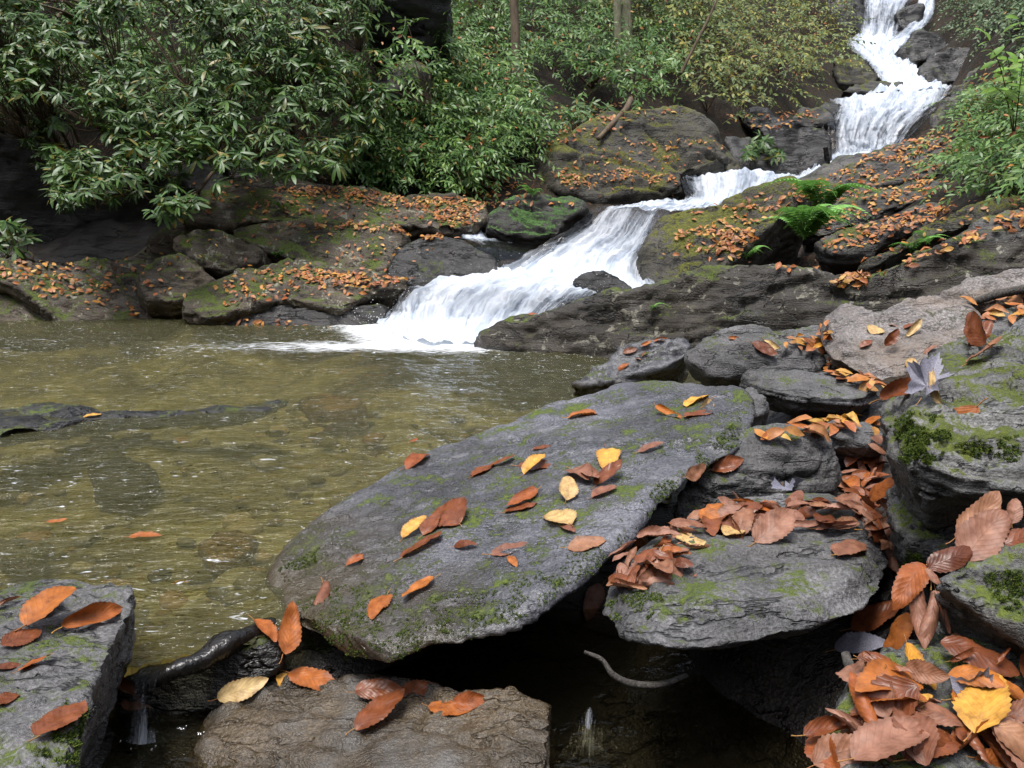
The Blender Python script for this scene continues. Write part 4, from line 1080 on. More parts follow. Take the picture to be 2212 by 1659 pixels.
def bed_pebbles():
    rg = np.random.default_rng(55)
    b = bmesh.new(); bmesh.ops.create_icosphere(b, subdivisions=2, radius=1.0)
    v = np.array([q.co[:] for q in b.verts]); f = np.array([[q.index for q in fc.verts] for fc in b.faces]); b.free()
    a = Acc()
    for k in range(8):
        vv = v * np.array([1, rg.uniform(0.55, 0.9), rg.uniform(0.25, 0.5)])
        vv = vv * (1 + 0.22 * fbm(v * 1.3 + k * 5, 3)[:, None])
        xy = np.column_stack([rg.uniform(-4.5, 1.2, 130), 1.7 + 4.2 * rg.uniform(0, 1, 130) ** 1.3])
        z = ground_z(xy)
        ms = [frame_mat((p[0], p[1], q + 0.01), (rg.normal(0, 0.15), rg.normal(0, 0.15), 1), rg.normal(size=3), 0.015 + 0.07 * rg.uniform() ** 2.5) for p, q in zip(xy, z) if q < -0.12 and p[1] > np.interp(p[0], [-3, -0.8, -0.52, -0.2, 0.3, 1.0, 1.3], [1.6, 1.75, 1.9, 2.2, 2.55, 3.2, 3.9])]
        a.inst(vv, f, ms)
    t = NT('bed_pebble')
    r = t.n('NewGeometry').outputs['Random Per Island']
    col = t.ramp(r, [(0, (0.05, 0.045, 0.03)), (0.3, (0.2, 0.175, 0.11)), (0.5, (0.36, 0.31, 0.2)), (0.65, (0.13, 0.11, 0.075)), (0.8, (0.34, 0.2, 0.07)), (0.92, (0.45, 0.4, 0.3)), (1, (0.08, 0.07, 0.05))])
    m = t.done(t.pbsdf(col, 0.8, 0.3).outputs[0])
    tag(link('bed_pebbles', a.mesh('bed_pebbles', m)), 'pebbles on the bed of the pool', kind='stuff')


bed_pebbles()


def low_water():
    ys = np.arange(0.3, 2.0, 0.02); xs = np.arange(-1.6, 1.2, 0.02)
    X, Y = np.meshgrid(xs, ys)
    xy = np.stack([X.ravel(), Y.ravel()], 1)
    z = -0.135 + 0.006 * fbm(np.column_stack([xy * 9, np.zeros(len(xy))]), 3)
    me = mesh_np('outflow', np.column_stack([xy, z]), grid_faces(len(ys), len(xs))[:, ::-1], mat=M_LOW)
    tag(link('outflow_water', me), 'shallow dark outflow water below the pool', kind='structure')


low_water()

# ------------------------------------------------------------------ wood in the water


def wood(name, label, path, radii, mat, sides=9, cat='log', knots=0.12):
    path = np.array(path, float)
    if name == 'sunken_branch': path[:, 2] -= 0.022
    v, f = tube(catmull(np.array(path, float), 40), np.interp(np.linspace(0, 1, 40), np.linspace(0, 1, len(radii)), radii), sides)
    c = np.repeat(catmull(np.array(path, float), 40), sides, axis=0)
    rad = v - c
    th = np.tile(np.linspace(0, 2 * np.pi, sides, endpoint=False), 40)
    v = c + rad * (1 + knots * fbm(v * 26, 3)[:, None] + knots * 0.7 * fbm(v * np.array([9, 9, 9]), 2)[:, None] + knots * 0.9 * np.sign(np.sin(th * 3 + 4 * c[:, 0]))[:, None] * 0.35)
    ends = [list(range(sides))[::-1], list(range(39 * sides, 40 * sides))]
    me = bpy.data.meshes.new(name)
    me.from_pydata(v.tolist(), [], f.tolist() + ends)
    me.polygons.foreach_set('use_smooth', np.ones(len(me.polygons), bool))
    me.materials.append(mat)
    o = link(name, me); rebase(o)
    return tag(o, label, cat)


wood('wet_log', 'short black waterlogged branch damming the small outflow in the lower left',
     [P(318, 1478, 1.45), P(370, 1452, 1.47), P(430, 1430, 1.5), P(480, 1398, 1.54), P(540, 1376, 1.6), P(588, 1356, 1.66)], [0.008, 0.018, 0.021, 0.027, 0.024, 0.027], B_LOG, sides=16, knots=0.2)
wood('curved_root', 'pale curved root hanging in the black hollow under the shelf rock',
     [P(1262, 1408, 1.36), P(1300, 1425, 1.35), P(1325, 1458, 1.34), P(1370, 1478, 1.34), P(1430, 1478, 1.35), P(1485, 1458, 1.37)], [0.003, 0.0045, 0.006, 0.0065, 0.006, 0.004], B_ROOT, cat='root')
wood('leaning_stick', 'short dark stick standing in the white water before the middle falls',
     [P(1783, 318, 13.1), P(1787, 345, 13.1), P(1791, 368, 13.1)], [0.035, 0.04, 0.04], B_LOG, cat='stick')
wood('fallen_limb', 'mossy fallen limb leaning against the huge central boulder',
     [P(1292, 300, 11.6), P(1320, 270, 11.9), P(1350, 238, 12.4), P(1362, 215, 12.9)], [0.03, 0.04, 0.045, 0.045], B_STEM, cat='branch')
wood('thin_twig', 'pale twig poking out of the leaves in the lower right corner',
     [P(1826, 1412, 1.05), P(1836, 1440, 1.03), P(1862, 1470, 1.0)], [0.006, 0.007, 0.006], B_ROOT, cat='twig')
wood('fallen_stick', 'pale stick lying among leaves on the slanted slab at the right edge',
     [P(2060, 668, 3.75), P(2110, 650, 3.72), P(2170, 632, 3.7), P(2250, 618, 3.7)], [0.012, 0.018, 0.02, 0.02], B_ROOT, cat='stick')

# ------------------------------------------------------------------ single fallen leaves


def leaf_shape(nu, nv, wr, roll, bend, twist, serr=0.0, lobes=0, seed=0):
    """leaf of unit length along +x on z = 0; rolled about its midrib, bent along it. returns verts, quads, uv"""
    rg = np.random.default_rng(seed)
    t = np.linspace(0, 1, nu)
    w = (t + 0.004) ** 0.62 * (1 - t + 0.0005) ** 0.82
    w = w / w.max() * wr / 2
    if lobes:
        w = w * (0.62 + 0.38 * np.abs(np.sin(t * np.pi * lobes)))
    w = w * (1 + 0.12 * fbm(np.stack([t * 4 + seed * 3.3, np.zeros(nu), np.full(nu, 0.5)], 1), 2))
    s = np.linspace(-1, 1, nv)
    X = t[:, None] * np.ones(nv)
    wv = w[:, None] * (1 + serr * np.where((np.arange(nu) % 2)[:, None] > 0, 1, -1) * np.abs(s)[None, :])
    S = wv * s[None, :]
    rl = roll * (1 + 0.5 * rg.normal(0, 0.4) + 0.5 * np.sin(t * 3 + rg.uniform(0, 6)))[:, None] / (wr / 2)
    rl = rl * np.where(s[None, :] > 0, 1.0, rg.uniform(0.5, 1.2))
    a = S * rl
    small = np.abs(rl) < 1e-3
    Y = np.where(small, S, np.sin(a) / np.where(small, 1, rl))
    Z = np.where(small, 0, (1 - np.cos(a)) / np.where(small, 1, rl))
    Z = Z + 0.10 * np.abs(S)                                   # keel along the midrib
    Z = Z + 0.0035 * np.sin(t[:, None] * 60 + np.abs(s)[None, :] * 4) * np.abs(s)[None, :]   # pleats between veins
    Y = Y + 0.05 * np.sin(t * 2.6 + seed)[:, None]                  # bowed midrib
    Z = Z + 0.045 * fbm(np.stack([X.ravel() * 3 + seed, Y.ravel() * 5, np.full(X.size, seed * 1.7)], 1), 2).reshape(X.shape)
    ang = twist * (t - 0.5)[:, None]
    Y, Z = Y * np.cos(ang) - Z * np.sin(ang), Y * np.sin(ang) + Z * np.cos(ang)
    if abs(bend) > 1e-3:
        th = (X - 0.5) * bend
        cx = np.sin(th) / bend - Z * np.sin(th)
        Z = -(1 - np.cos(th)) / bend + Z * np.cos(th)
        X = cx + 0.5
    v = np.stack([X, Y, Z], 2).reshape(-1, 3)
    v[:, 2] -= np.percentile(v[:, 2], 8)
    uv = np.stack([t[:, None] * np.ones(nv), (s[None, :] * 0.5 + 0.5) * np.ones((nu, 1))], 2).reshape(-1, 2)
    return v, grid_faces(nu, nv), uv


def maple_shape():
    """five-lobed leaf, unit length along +x"""
    half = [(0, .74), (5, .60), (9, .62), (14, .48), (20, .52), (27, .40), (33, .30), (40, .38), (46, .50), (51, .46), (56, .60), (62, .48), (68, .50), (76, .36), (88, .30), (98, .38), (106, .36), (114, .46), (122, .36), (140, .30), (160, .22)]
    ang = np.radians([-a for a, _ in half[:0:-1]] + [a for a, _ in half])
    rad = np.array([q for _, q in half[:0:-1]] + [q for _, q in half])
    rim = np.stack([np.cos(ang) * rad + 0.26, np.sin(ang) * rad], 1)
    v, uv = [], []
    for k in (0.02, 0.5, 1.0):
        p = np.array([0.26, 0]) + (rim - [0.26, 0]) * k
        p[:, 1] *= 0.8
        z = 0.05 * np.abs(np.sin(ang * 3.2)) * k + 0.28 * k * k * np.sin(ang * 1.2 + 0.6) ** 2 - 0.05 * k
        v.append(np.column_stack([p, z])); uv.append(np.column_stack([np.full(len(p), k), np.linspace(0, 1, len(p))]))
    return np.concatenate(v), grid_faces(3, len(ang)), np.concatenate(uv)


VAR = {   # width ratio, roll, bend, twist
 'flat': [(0.44, 0.25, 0.3, 0.1), (0.4, 0.3, -0.3, 0.2), (0.47, 0.2, 0.4, -0.2)],
 'wet': [(0.5, 0.02, 0.05, 0.05), (0.45, 0.05, 0.1, 0.0)],
 'wide': [(0.56, 0.3, 0.5, 0.15), (0.54, 0.35, 0.35, -0.2)],
 'round': [(0.85, 0.25, 0.5, 0.1)],
 'cup': [(0.5, 0.9, 0.6, 0.3), (0.42, 1.1, -0.5, -0.6), (0.5, 0.8, 0.9, 0.7), (0.38, 1.3, 0.4, 0.9)],
 'arch': [(0.5, -0.7, 0.7, 0.2), (0.44, -1.0, 0.9, -0.5), (0.4, -0.8, 1.1, 0.6)],
 'tube': [(0.34, 2.4, 0.4, 0.5), (0.3, 2.8, -0.5, -0.4), (0.36, -2.2, 0.5, 0.3)],
 'maple': [None],
}
SHAPES = {}
for kind, vs in VAR.items():
    for i, q in enumerate(vs):
        if q is None:
            SHAPES[kind, i] = (maple_shape(), maple_shape()); continue
        SHAPES[kind, i] = (leaf_shape(25, 9, *q, serr=0.05, seed=i + len(kind) * 7),
                           leaf_shape(9, 5, *q, seed=i + len(kind) * 7))
LEAF_ME = {}


def leaf_mesh(kind, i, col, hi):
    key = (kind, i, col, hi)
    if key not in LEAF_ME:
        v, f, uv = SHAPES[kind, i][0 if hi else 1]
        LEAF_ME[key] = mesh_np('fallen_leaf', v, f, uv, mat=LEAFM[col])
    return LEAF_ME[key]


_sv, _sf = tube(np.array([[0.01, 0, 0.0], [-0.06, 0.005, 0.012], [-0.13, 0.015, 0.02], [-0.18, 0.035, 0.018]]), [0.009, 0.008, 0.008, 0.011], 4)
STALK = mesh_np('stalk', _sv, _sf, mat=L_STEM)
LEAF_N = 0


def put_leaf(base, tip, nor, kind, col, label, group=None, lift=0.004, hi=True, stalk=True):
    """a leaf whose stalk end is at base and tip at tip, resting on a surface with normal nor"""
    global LEAF_N
    base, tip, nor = np.array(base, float), np.array(tip, float), np.array(nor, float)
    L = np.linalg.norm(tip - base)
    i = LEAF_N % len(VAR[kind]); LEAF_N += 1
    m = frame_mat(base + nor * lift, nor, tip - base, L)
    if (LEAF_N * 7919) % 3 == 0 and kind not in ('maple',):
        m[:3, 1] *= -1                      # mirrored
    o = link('maple_leaf' if kind == 'maple' else 'fallen_leaf', leaf_mesh(kind, i, col, hi))
    o.matrix_world = Matrix(m.tolist())
    tag(o, label, 'leaf', group)
    if stalk:
        link('stalk', STALK, o)
    return o


def leaf_px(x0, y0, x1, y1, kind, col, label, lift=0.004, group=None, tilt=0.0):
    a, b = hit_px(x0, y0), hit_px(x1, y1)
    m = hit_px((x0 + x1) / 2, (y0 + y1) / 2)
    if m[0] is None: return
    pm, n = np.array(m[0]), np.array(m[1])
    if n[2] < 0.25: n = n * 0.5 + np.array([0, -0.3, 0.8])
    n = n / np.linalg.norm(n)
    ends = []
    for (h, x, y) in ((a, x0, y0), (b, x1, y1)):
        p = np.array(h[0]) if h[0] is not None else None
        if p is None or abs(p[1] - pm[1]) > 0.16 * max(1, pm[1] / 1.5):
            p = on_plane(x, y, pm, n)
        ends.append(p)
    mid = (ends[0] + ends[1]) / 2
    ln = np.linalg.norm(ends[1] - ends[0])
    mx = 0.125 if kind != 'maple' else 0.105
    if ln > mx:
        ends = [mid + (q_ - mid) * mx / ln for q_ in ends]
    off = max(0.0, float(np.dot(pm - mid, n)))
    put_leaf(ends[0] + n * off, ends[1] + n * off, n, kind, col, label, group, lift)


ON = 'on the largest grey slab'
for q in [
 (1225, 908, 1307, 886, 'cup', 'orange', 'curled orange leaf alone near the far edge of the largest slab'),
 (1412, 884, 1482, 908, 'tube', 'orange', 'rolled orange-brown leaf left of the yellow and cream pair on the largest slab'),
 (1482, 884, 1530, 848, 'flat', 'yellow', 'yellow leaf at the upper end of the largest slab, overlapping a cream one'),
 (1538, 862, 1516, 898, 'cup', 'pale', 'cream curled leaf at the upper end of the largest slab'),
 (1478, 908, 1556, 884, 'wet', 'brown', 'flat soaked brown leaf under the yellow and cream pair on the largest slab'),
 (1309, 966, 1313, 1022, 'wide', 'yellow', 'upright golden yellow leaf in the middle of the largest slab'),
 (1380, 979, 1434, 961, 'flat', 'tan', 'narrow pinkish leaf right of the golden yellow leaf'),
 (1222, 1086, 1224, 1052, 'wide', 'pale', 'tiny cream leaf in the middle of the largest slab'),
 (1232, 1016, 1272, 1056, 'wide', 'tan', 'tan leaf leftmost of the cluster below the golden yellow leaf'),
 (1262, 1018, 1294, 1058, 'cup', 'tan', 'folded tan leaf in the middle of the cluster below the golden leaf'),
 (1290, 1050, 1350, 1018, 'wet', 'brown', 'flat wet brownish leaf right of the cluster below the golden leaf'),
 (1280, 1078, 1334, 1056, 'wide', 'tan', 'pinkish broad leaf lowest of the cluster below the golden leaf'),
 (1135, 1026, 1176, 990, 'cup', 'yellow', 'crumpled yellow leaf among soaked flat brown ones on the slab'),
 (1020, 1034, 1062, 992, 'wet', 'brown', 'soaked pinkish-brown leaf stuck flat left of the crumpled yellow leaf'),
 (1062, 1008, 1116, 992, 'wet', 'brown', 'soaked leaf stuck flat just left of the crumpled yellow leaf'),
 (1120, 1012, 1210, 1000, 'wet', 'brown', 'soaked leaf stuck flat beneath the crumpled yellow leaf'),
 (1152, 974, 1190, 960, 'wet', 'brown', 'small soaked leaf above the crumpled yellow leaf'),
 (1160, 1062, 1090, 1104, 'cup', 'orange', 'shiny orange folded leaf in the middle of the largest slab'),
 (1092, 1110, 1160, 1086, 'wet', 'brown', 'dark brown wet leaf touching the shiny orange folded leaf'),
 (1000, 1140, 945, 1102, 'round', 'brown', 'round brown leaf topping the cluster on the left of the slab'),
 (872, 1164, 922, 1126, 'flat', 'yellow', 'yellowish-tan leaf at the left of the brown cluster on the slab'),
 (914, 1158, 952, 1118, 'wide', 'brown', 'reddish-brown leaf in the middle of the brown cluster on the slab'),
 (864, 1212, 966, 1150, 'wet', 'brown', 'long wet red-brown leaf below the brown cluster on the slab'),
 (980, 1184, 1036, 1180, 'arch', 'brown', 'small folded brown leaf right of the long wet red-brown leaf'),
 (1054, 1204, 1176, 1158, 'flat', 'tan', 'long pinkish-brown leaf near the lower edge of the largest slab'),
 (1236, 1142, 1178, 1112, 'wide', 'pale', 'straw yellow oval leaf above the big veined leaf at the slab edge'),
 (1212, 1140, 1246, 1152, 'flat', 'tan', 'small tan leaf between the straw yellow leaf and the big veined leaf'),
 (1226, 1186, 1314, 1164, 'wide', 'tan', 'big broad veined pink-orange leaf at the lower right edge of the largest slab'),
 (750, 1224, 790, 1196, 'cup', 'orange', 'small orange leaf on the dark left part of the largest slab'),
 (698, 1256, 690, 1320, 'tube', 'tan', 'thin rolled pinkish leaf at the far left of the largest slab'),
 (838, 1290, 808, 1342, 'arch', 'orange', 'small upright orange leaf near the bottom edge of the largest slab'),
 (940, 1254, 872, 1306, 'flat', 'orange', 'flat orange leaf near the bottom edge of the largest slab'),
 (874, 1014, 932, 984, 'cup', 'orange', 'orange leaf hanging on the water-side edge of the largest slab'),
 (1100, 1204, 1118, 1224, 'arch', 'orange', 'tiny orange scrap just under the long pinkish-brown leaf'),
 # left slab
 (46, 1380, 168, 1312, 'wide', 'orange', 'golden orange leaf underneath its neighbour on the lower left slab', 0.014),
 (116, 1366, 258, 1310, 'cup', 'orange', 'large bright orange leaf lying on top of another on the lower left slab', 0.02),
 (-10, 1318, 46, 1294, 'tube', 'tan', 'rolled tan leaf at the left edge on the lower left slab'),
 (66, 1344, 112, 1294, 'wet', 'brown', 'faded flat brown leaf behind the two orange leaves on the left slab'),
 (-4, 1400, 90, 1372, 'wet', 'brown', 'soaked brown leaf just below the two orange leaves on the left slab'),
 (46, 1458, 118, 1424, 'wet', 'orange', 'soaked orange-brown leaf halfway down the lower left slab'),
 (-10, 1450, 44, 1432, 'wet', 'brown', 'soaked leaf at the left edge halfway down the lower left slab'),
 (-8, 1530, 50, 1490, 'wet', 'brown', 'soaked leaf at the left edge low on the lower left slab'),
 (84, 1606, 172, 1548, 'wet', 'brown', 'soaked brown leaf on the mossy lower edge of the left slab'),
 # outflow
 (596, 1445, 612, 1318, 'flat', 'orange', 'orange torn leaf standing upright between the black log and big slab'),
 (545, 1348, 594, 1408, 'flat', 'orange', 'orange leaf draped over the end of the black log'),
 (476, 1512, 588, 1468, 'flat', 'pale', 'buff pointed leaf floating under the black log'),
 (600, 1462, 692, 1482, 'flat', 'yellow', 'golden leaf in the shallows below the big slab'),
 (620, 1455, 734, 1490, 'wet', 'orange', 'amber leaf in the shallows next to the golden leaf'),
 (262, 1522, 330, 1508, 'wide', 'tan', 'tan leaf caught behind the small outflow trickle'),
 (250, 1460, 300, 1500, 'cup', 'brown', 'brown curled leaf above the small outflow trickle'),
 # wet boulder
 (764, 1578, 886, 1528, 'wet', 'brown', 'largest soaked brown leaf on the wet bottom boulder'),
 (928, 1532, 1018, 1536, 'wet', 'orange', 'flat orange soaked leaf right of the largest one on the wet boulder'),
 (770, 1506, 872, 1496, 'wet', 'brown', 'soaked leaf at the back left of the wet bottom boulder'),
 (866, 1498, 958, 1492, 'flat', 'brown', 'brown leaf at the back edge of the wet bottom boulder under the big slab'),
 (974, 1518, 1054, 1508, 'cup', 'orange', 'orange curled leaf at the back edge of the wet bottom boulder'),
 # shelf
 (1308, 1246, 1253, 1368, 'flat', 'tan', 'large spotted leaf hanging over the black hollow beside the shelf rock'),
 (1432, 1204, 1346, 1274, 'wide', 'tan', 'large veined tan leaf at the left end of the shelf rock'),
 (1800, 1212, 1862, 1166, 'arch', 'tan', 'curled tan leaf on the right part of the shelf rock'),
 (1826, 1170, 1922, 1172, 'tube', 'tan', 'long rolled leaf on the right part of the shelf rock'),
 (1566, 1162, 1606, 1156, 'round', 'pale', 'round pale yellow leaf at the back of the shelf rock'),
 (1630, 1174, 1684, 1138, 'wide', 'tan', 'pink broad leaf right of the round pale yellow leaf'),
 (1464, 1158, 1530, 1180, 'flat', 'pale', 'buff leaf with a pale midrib in the heap behind the shelf rock'),
 (1498, 1250, 1546, 1236, 'wet', 'orange', 'small flat orange leaf in the middle of the shelf rock'),
 (1758, 1146, 1850, 1134, 'tube', 'tan', 'rolled pink leaf along the back of the shelf rock'),
 (1912, 1180, 1962, 1224, 'cup', 'tan', 'tan leaf hanging off the right tip of the shelf rock'),
 (1446, 1116, 1432, 1040, 'cup', 'brown', 'withered leaf stuck upright in the gap beside the dark blocky rock'),
 (1536, 1018, 1608, 994, 'cup', 'brown', 'glossy brown curled leaf on top of the dark blocky rock'),
 (1476, 1030, 1520, 1006, 'flat', 'tan', 'tan leaf between the largest slab and dark blocky rock'),
 (1680, 1052, 1724, 1080, 'maple', 'lilac', 'bluish-grey lobed leaf upright in front of the dark blocky rock'),
 # outcrop
 (2140, 880, 2016, 926, 'flat', 'orange', 'big feather-veined orange leaf lying on the mossy outcrop', 0.022),
 (1966, 884, 2066, 824, 'maple', 'lilac', 'bluish lobed leaf on top of the mossy outcrop', 0.012),
 (1910, 882, 2024, 806, 'cup', 'brown', 'long folded brown leaf left of the bluish leaf on the outcrop'),
 (2036, 874, 2056, 826, 'tube', 'pale', 'buff leaf with curled edges right of the bluish leaf on the outcrop'),
 (2092, 790, 2194, 762, 'flat', 'tan', 'long pinkish leaf near the back of the mossy outcrop'),
 (2164, 756, 2240, 750, 'flat', 'brown', 'flat brown leaf at the right edge behind the outcrop'),
 # rounded slab and pale boulder, wedge
 (1650, 734, 1690, 762, 'cup', 'pale', 'cream folded leaf on the rounded grey slab'),
 (1622, 744, 1678, 772, 'wet', 'brown', 'brown leaf lying beneath the cream one on the rounded slab'),
 (1574, 730, 1598, 732, 'cup', 'orange', 'small orange leaf on the crest of the rounded grey slab'),
 (1880, 722, 1898, 704, 'round', 'pale', 'cream oval leaf on the pale boulder'),
 (1956, 726, 1978, 700, 'cup', 'pale', 'cream curled leaf in the middle of the pale boulder'),
 (1954, 712, 1976, 702, 'flat', 'brown', 'dark brown leaf behind the cream curled leaf on the pale boulder'),
 (1920, 702, 1946, 702, 'flat', 'tan', 'thin tan leaf near the crest of the pale boulder'),
 (1906, 750, 1922, 728, 'cup', 'brown', 'pink-brown cupped leaf on the pale boulder'),
 (1858, 754, 1882, 738, 'flat', 'brown', 'dull brown leaf low on the left of the pale boulder'),
 (1998, 768, 2026, 748, 'wide', 'tan', 'pink leaf low on the right of the pale boulder'),
 (1958, 796, 1972, 780, 'round', 'pale', 'small cream leaf at the front edge of the pale boulder'),
 (2094, 752, 2112, 722, 'cup', 'brown', 'orange-brown curled leaf on the right shoulder of the pale boulder'),
 (1800, 786, 1818, 742, 'cup', 'orange', 'orange leaf standing in the cleft left of the pale boulder'),
 (1346, 764, 1376, 752, 'cup', 'tan', 'tan leaf on the left of the wedge rock'),
 (1374, 776, 1410, 752, 'wet', 'tan', 'pinkish flat leaf in the middle of the wedge rock'),
 (1386, 772, 1402, 758, 'cup', 'brown', 'brown leaf crossing the pinkish one on the wedge rock'),
 (1410, 740, 1444, 732, 'cup', 'orange', 'bright orange leaf on the top of the wedge rock'),
 (1336, 802, 1358, 786, 'arch', 'orange', 'orange leaf low on the face of the wedge rock'),
 (1386, 748, 1410, 740, 'cup', 'orange', 'orange leaf just left of the topmost one on the wedge rock'),
 # on the ridge and water
 (1140, 681, 1162, 679, 'arch', 'orange', 'orange leaf stuck on the low end of the dark ridge'),
]:
    leaf_px(*q)

# the leaf fan and heap in the lower right corner, upper ones last
_fan = 'lying in the lower right corner heap'
for k, q in enumerate([
 (1757, 1656, 1890, 1612, 'wide', 'tan', 'pale pinkish leaf at the bottom left of the corner heap'),
 (1957, 1660, 2076, 1604, 'arch', 'brown', 'pinkish-brown leaf at the bottom middle of the corner heap'),
 (2091, 1632, 2230, 1642, 'arch', 'orange', 'orange-brown leaf along the bottom right of the corner heap'),
 (2024, 1598, 2118, 1660, 'arch', 'tan', 'tan leaf slanting down at the bottom of the corner heap'),
 (1921, 1494, 1986, 1558, 'flat', 'tan', 'spotted pink leaf in the middle of the corner heap'),
 (1844, 1658, 2003, 1598, 'wide', 'tan', 'broad orange-tan leaf at the bottom of the corner heap'),
 (1967, 1564, 2008, 1522, 'arch', 'yellow', 'golden brown arched leaf in the middle of the corner heap'),
 (1727, 1603, 1880, 1538, 'tube', 'brown', 'long rolled leaf jutting left over the black hollow from the corner heap'),
 (1844, 1370, 1958, 1312, 'wide', 'brown', 'broad brown leaf at the top left of the corner heap'),
 (1811, 1414, 1926, 1392, 'flat', 'lilac', 'greyish-lilac leaf below the broad brown one in the corner'),
 (1941, 1440, 1966, 1338, 'arch', 'orange', 'orange arched leaf above the pointed tan one in the corner heap'),
 (1860, 1466, 1972, 1498, 'tube', 'tan', 'rolled tan leaf left in the corner heap'),
 (1846, 1452, 1920, 1460, 'arch', 'brown', 'small brown leaf beside the pale twig in the corner heap'),
 (1967, 1444, 2066, 1464, 'wide', 'tan', 'pink veined leaf left of the bluish lobed leaf in the heap'),
 (2074, 1440, 2142, 1428, 'tube', 'brown', 'brown rolled leaf behind the bluish lobed leaf in the heap'),
 (2036, 1498, 2164, 1462, 'maple', 'lilac', 'pale bluish lobed leaf in the corner heap'),
 (1911, 1474, 1922, 1600, 'cup', 'orange', 'upright orange-tan folded leaf in the corner heap'),
 (1927, 1416, 2006, 1490, 'flat', 'yellow', 'pointed tan-yellow leaf in the middle of the corner heap'),
 (2041, 1500, 2210, 1534, 'arch', 'orange', 'long dark orange arched leaf under the bluish lobed leaf'),
 (2021, 1500, 2106, 1608, 'flat', 'orange', 'long orange-tan leaf slanting through the corner heap'),
 (2121, 1632, 2166, 1502, 'wide', 'yellow', 'bright yellow-orange upright leaf at the right of the corner heap'),
 (2190, 1560, 2230, 1600, 'arch', 'tan', 'tan leaf at the right edge of the corner heap'),
 (2150, 1470, 2172, 1438, 'tube', 'brown', 'small brown scroll behind the bluish lobed leaf'),
 (1984, 1254, 1997, 1404, 'tube', 'tan', 'middle long scroll of the hanging fan of leaves'),
 (2011, 1274, 2004, 1400, 'tube', 'tan', 'second long scroll from the right in the hanging fan of leaves'),
 (2021, 1276, 2058, 1368, 'tube', 'tan', 'rightmost thin scroll of the hanging fan of leaves'),
 (2001, 1220, 1931, 1314, 'arch', 'orange', 'leftmost curled leaf of the hanging fan'),
 (1990, 1230, 2036, 1268, 'arch', 'tan', 'short arched leaf at the top of the hanging fan'),
 (2004, 1228, 2092, 1186, 'arch', 'brown', 'brown leaf joining the hanging fan to the big veined leaves'),
 (2064, 1162, 2150, 1072, 'flat', 'tan', 'left of the two big pink veined leaves at the right edge'),
 (2087, 1214, 2164, 1112, 'wide', 'tan', 'biggest pink feather-veined leaf at the right edge'),
 (2130, 1192, 2230, 1150, 'arch', 'brown', 'brown arched leaf right of the biggest feather-veined leaf'),
 (2164, 1208, 2240, 1198, 'arch', 'tan', 'tan leaf at the right edge under the big veined leaves'),
 (2186, 1130, 2196, 1080, 'wide', 'tan', 'pale leaf behind the big veined leaves at the right edge'),
]):
    if k < 23:
        leaf_px(*q, lift=0.006 + 0.0013 * k)
    else:                                   # the fan hangs by its stalks over the cleft, leaning on the blocks
        da, db = [np.interp(y_, [1070, 1220, 1400], [1.14, 1.06, 0.975]) - 0.002 * (k - 23) for y_ in (q[1], q[3])]
        put_leaf(P(q[0], q[1], da), P(q[2], q[3], db), (-0.12, -0.72, 0.68), q[4], q[5], q[6], lift=0.0)

# floating leaves
for (x, y, x2, kind, col, lab) in [(278, 1160, 350, 'flat', 'orange', 'orange leaf floating on the pool near the lower left slab'),
                                  (100, 1128, 146, 'flat', 'orange', 'small orange leaf floating left of the bigger one on the pool'),
                                  (180, 902, 222, 'flat', 'yellow', 'yellow leaf caught on the flat black ledge in the pool'),
                                  (372, 1262, 410, 'wide', 'yellow', 'yellow leaf sunk in the shallows above the black log'),
                                  (886, 955, 902, 'flat', 'orange', 'tiny orange leaf floating in the middle of the pool')]:
    z = -0.05 if 'sunk' in lab else 0.008
    a, b = on_plane(x, y, np.array([0, 0, z]), np.array([0, 0, 1.0])), on_plane(x2, y - 6, np.array([0, 0, z]), np.array([0, 0, 1.0]))
    put_leaf(a, b, (0.05, -0.1, 1), kind, col, lab, lift=0.0)

# ------------------------------------------------------------------ drifts of fallen leaves


def in_poly(poly, n, rg):
    p = np.array(poly, float)
    lo, hi = p.min(0), p.max(0)
    out = []
    while len(out) < n:
        x, y = rg.uniform(lo, hi)
        c = False
        j = len(p) - 1
        for i in range(len(p)):
            if (p[i, 1] > y) != (p[j, 1] > y) and x < (p[j, 0] - p[i, 0]) * (y - p[i, 1]) / (p[j, 1] - p[i, 1]) + p[i, 0]:
                c = not c
            j = i
        if c: out.append((x, y))
    return out


rgl = np.random.default_rng(11)
KINDS = ['cup', 'cup', 'tube', 'arch', 'arch', 'tube', 'wide', 'cup']
COLS = ['orange', 'tan', 'tan', 'brown', 'tan', 'brown', 'tan', 'brown']
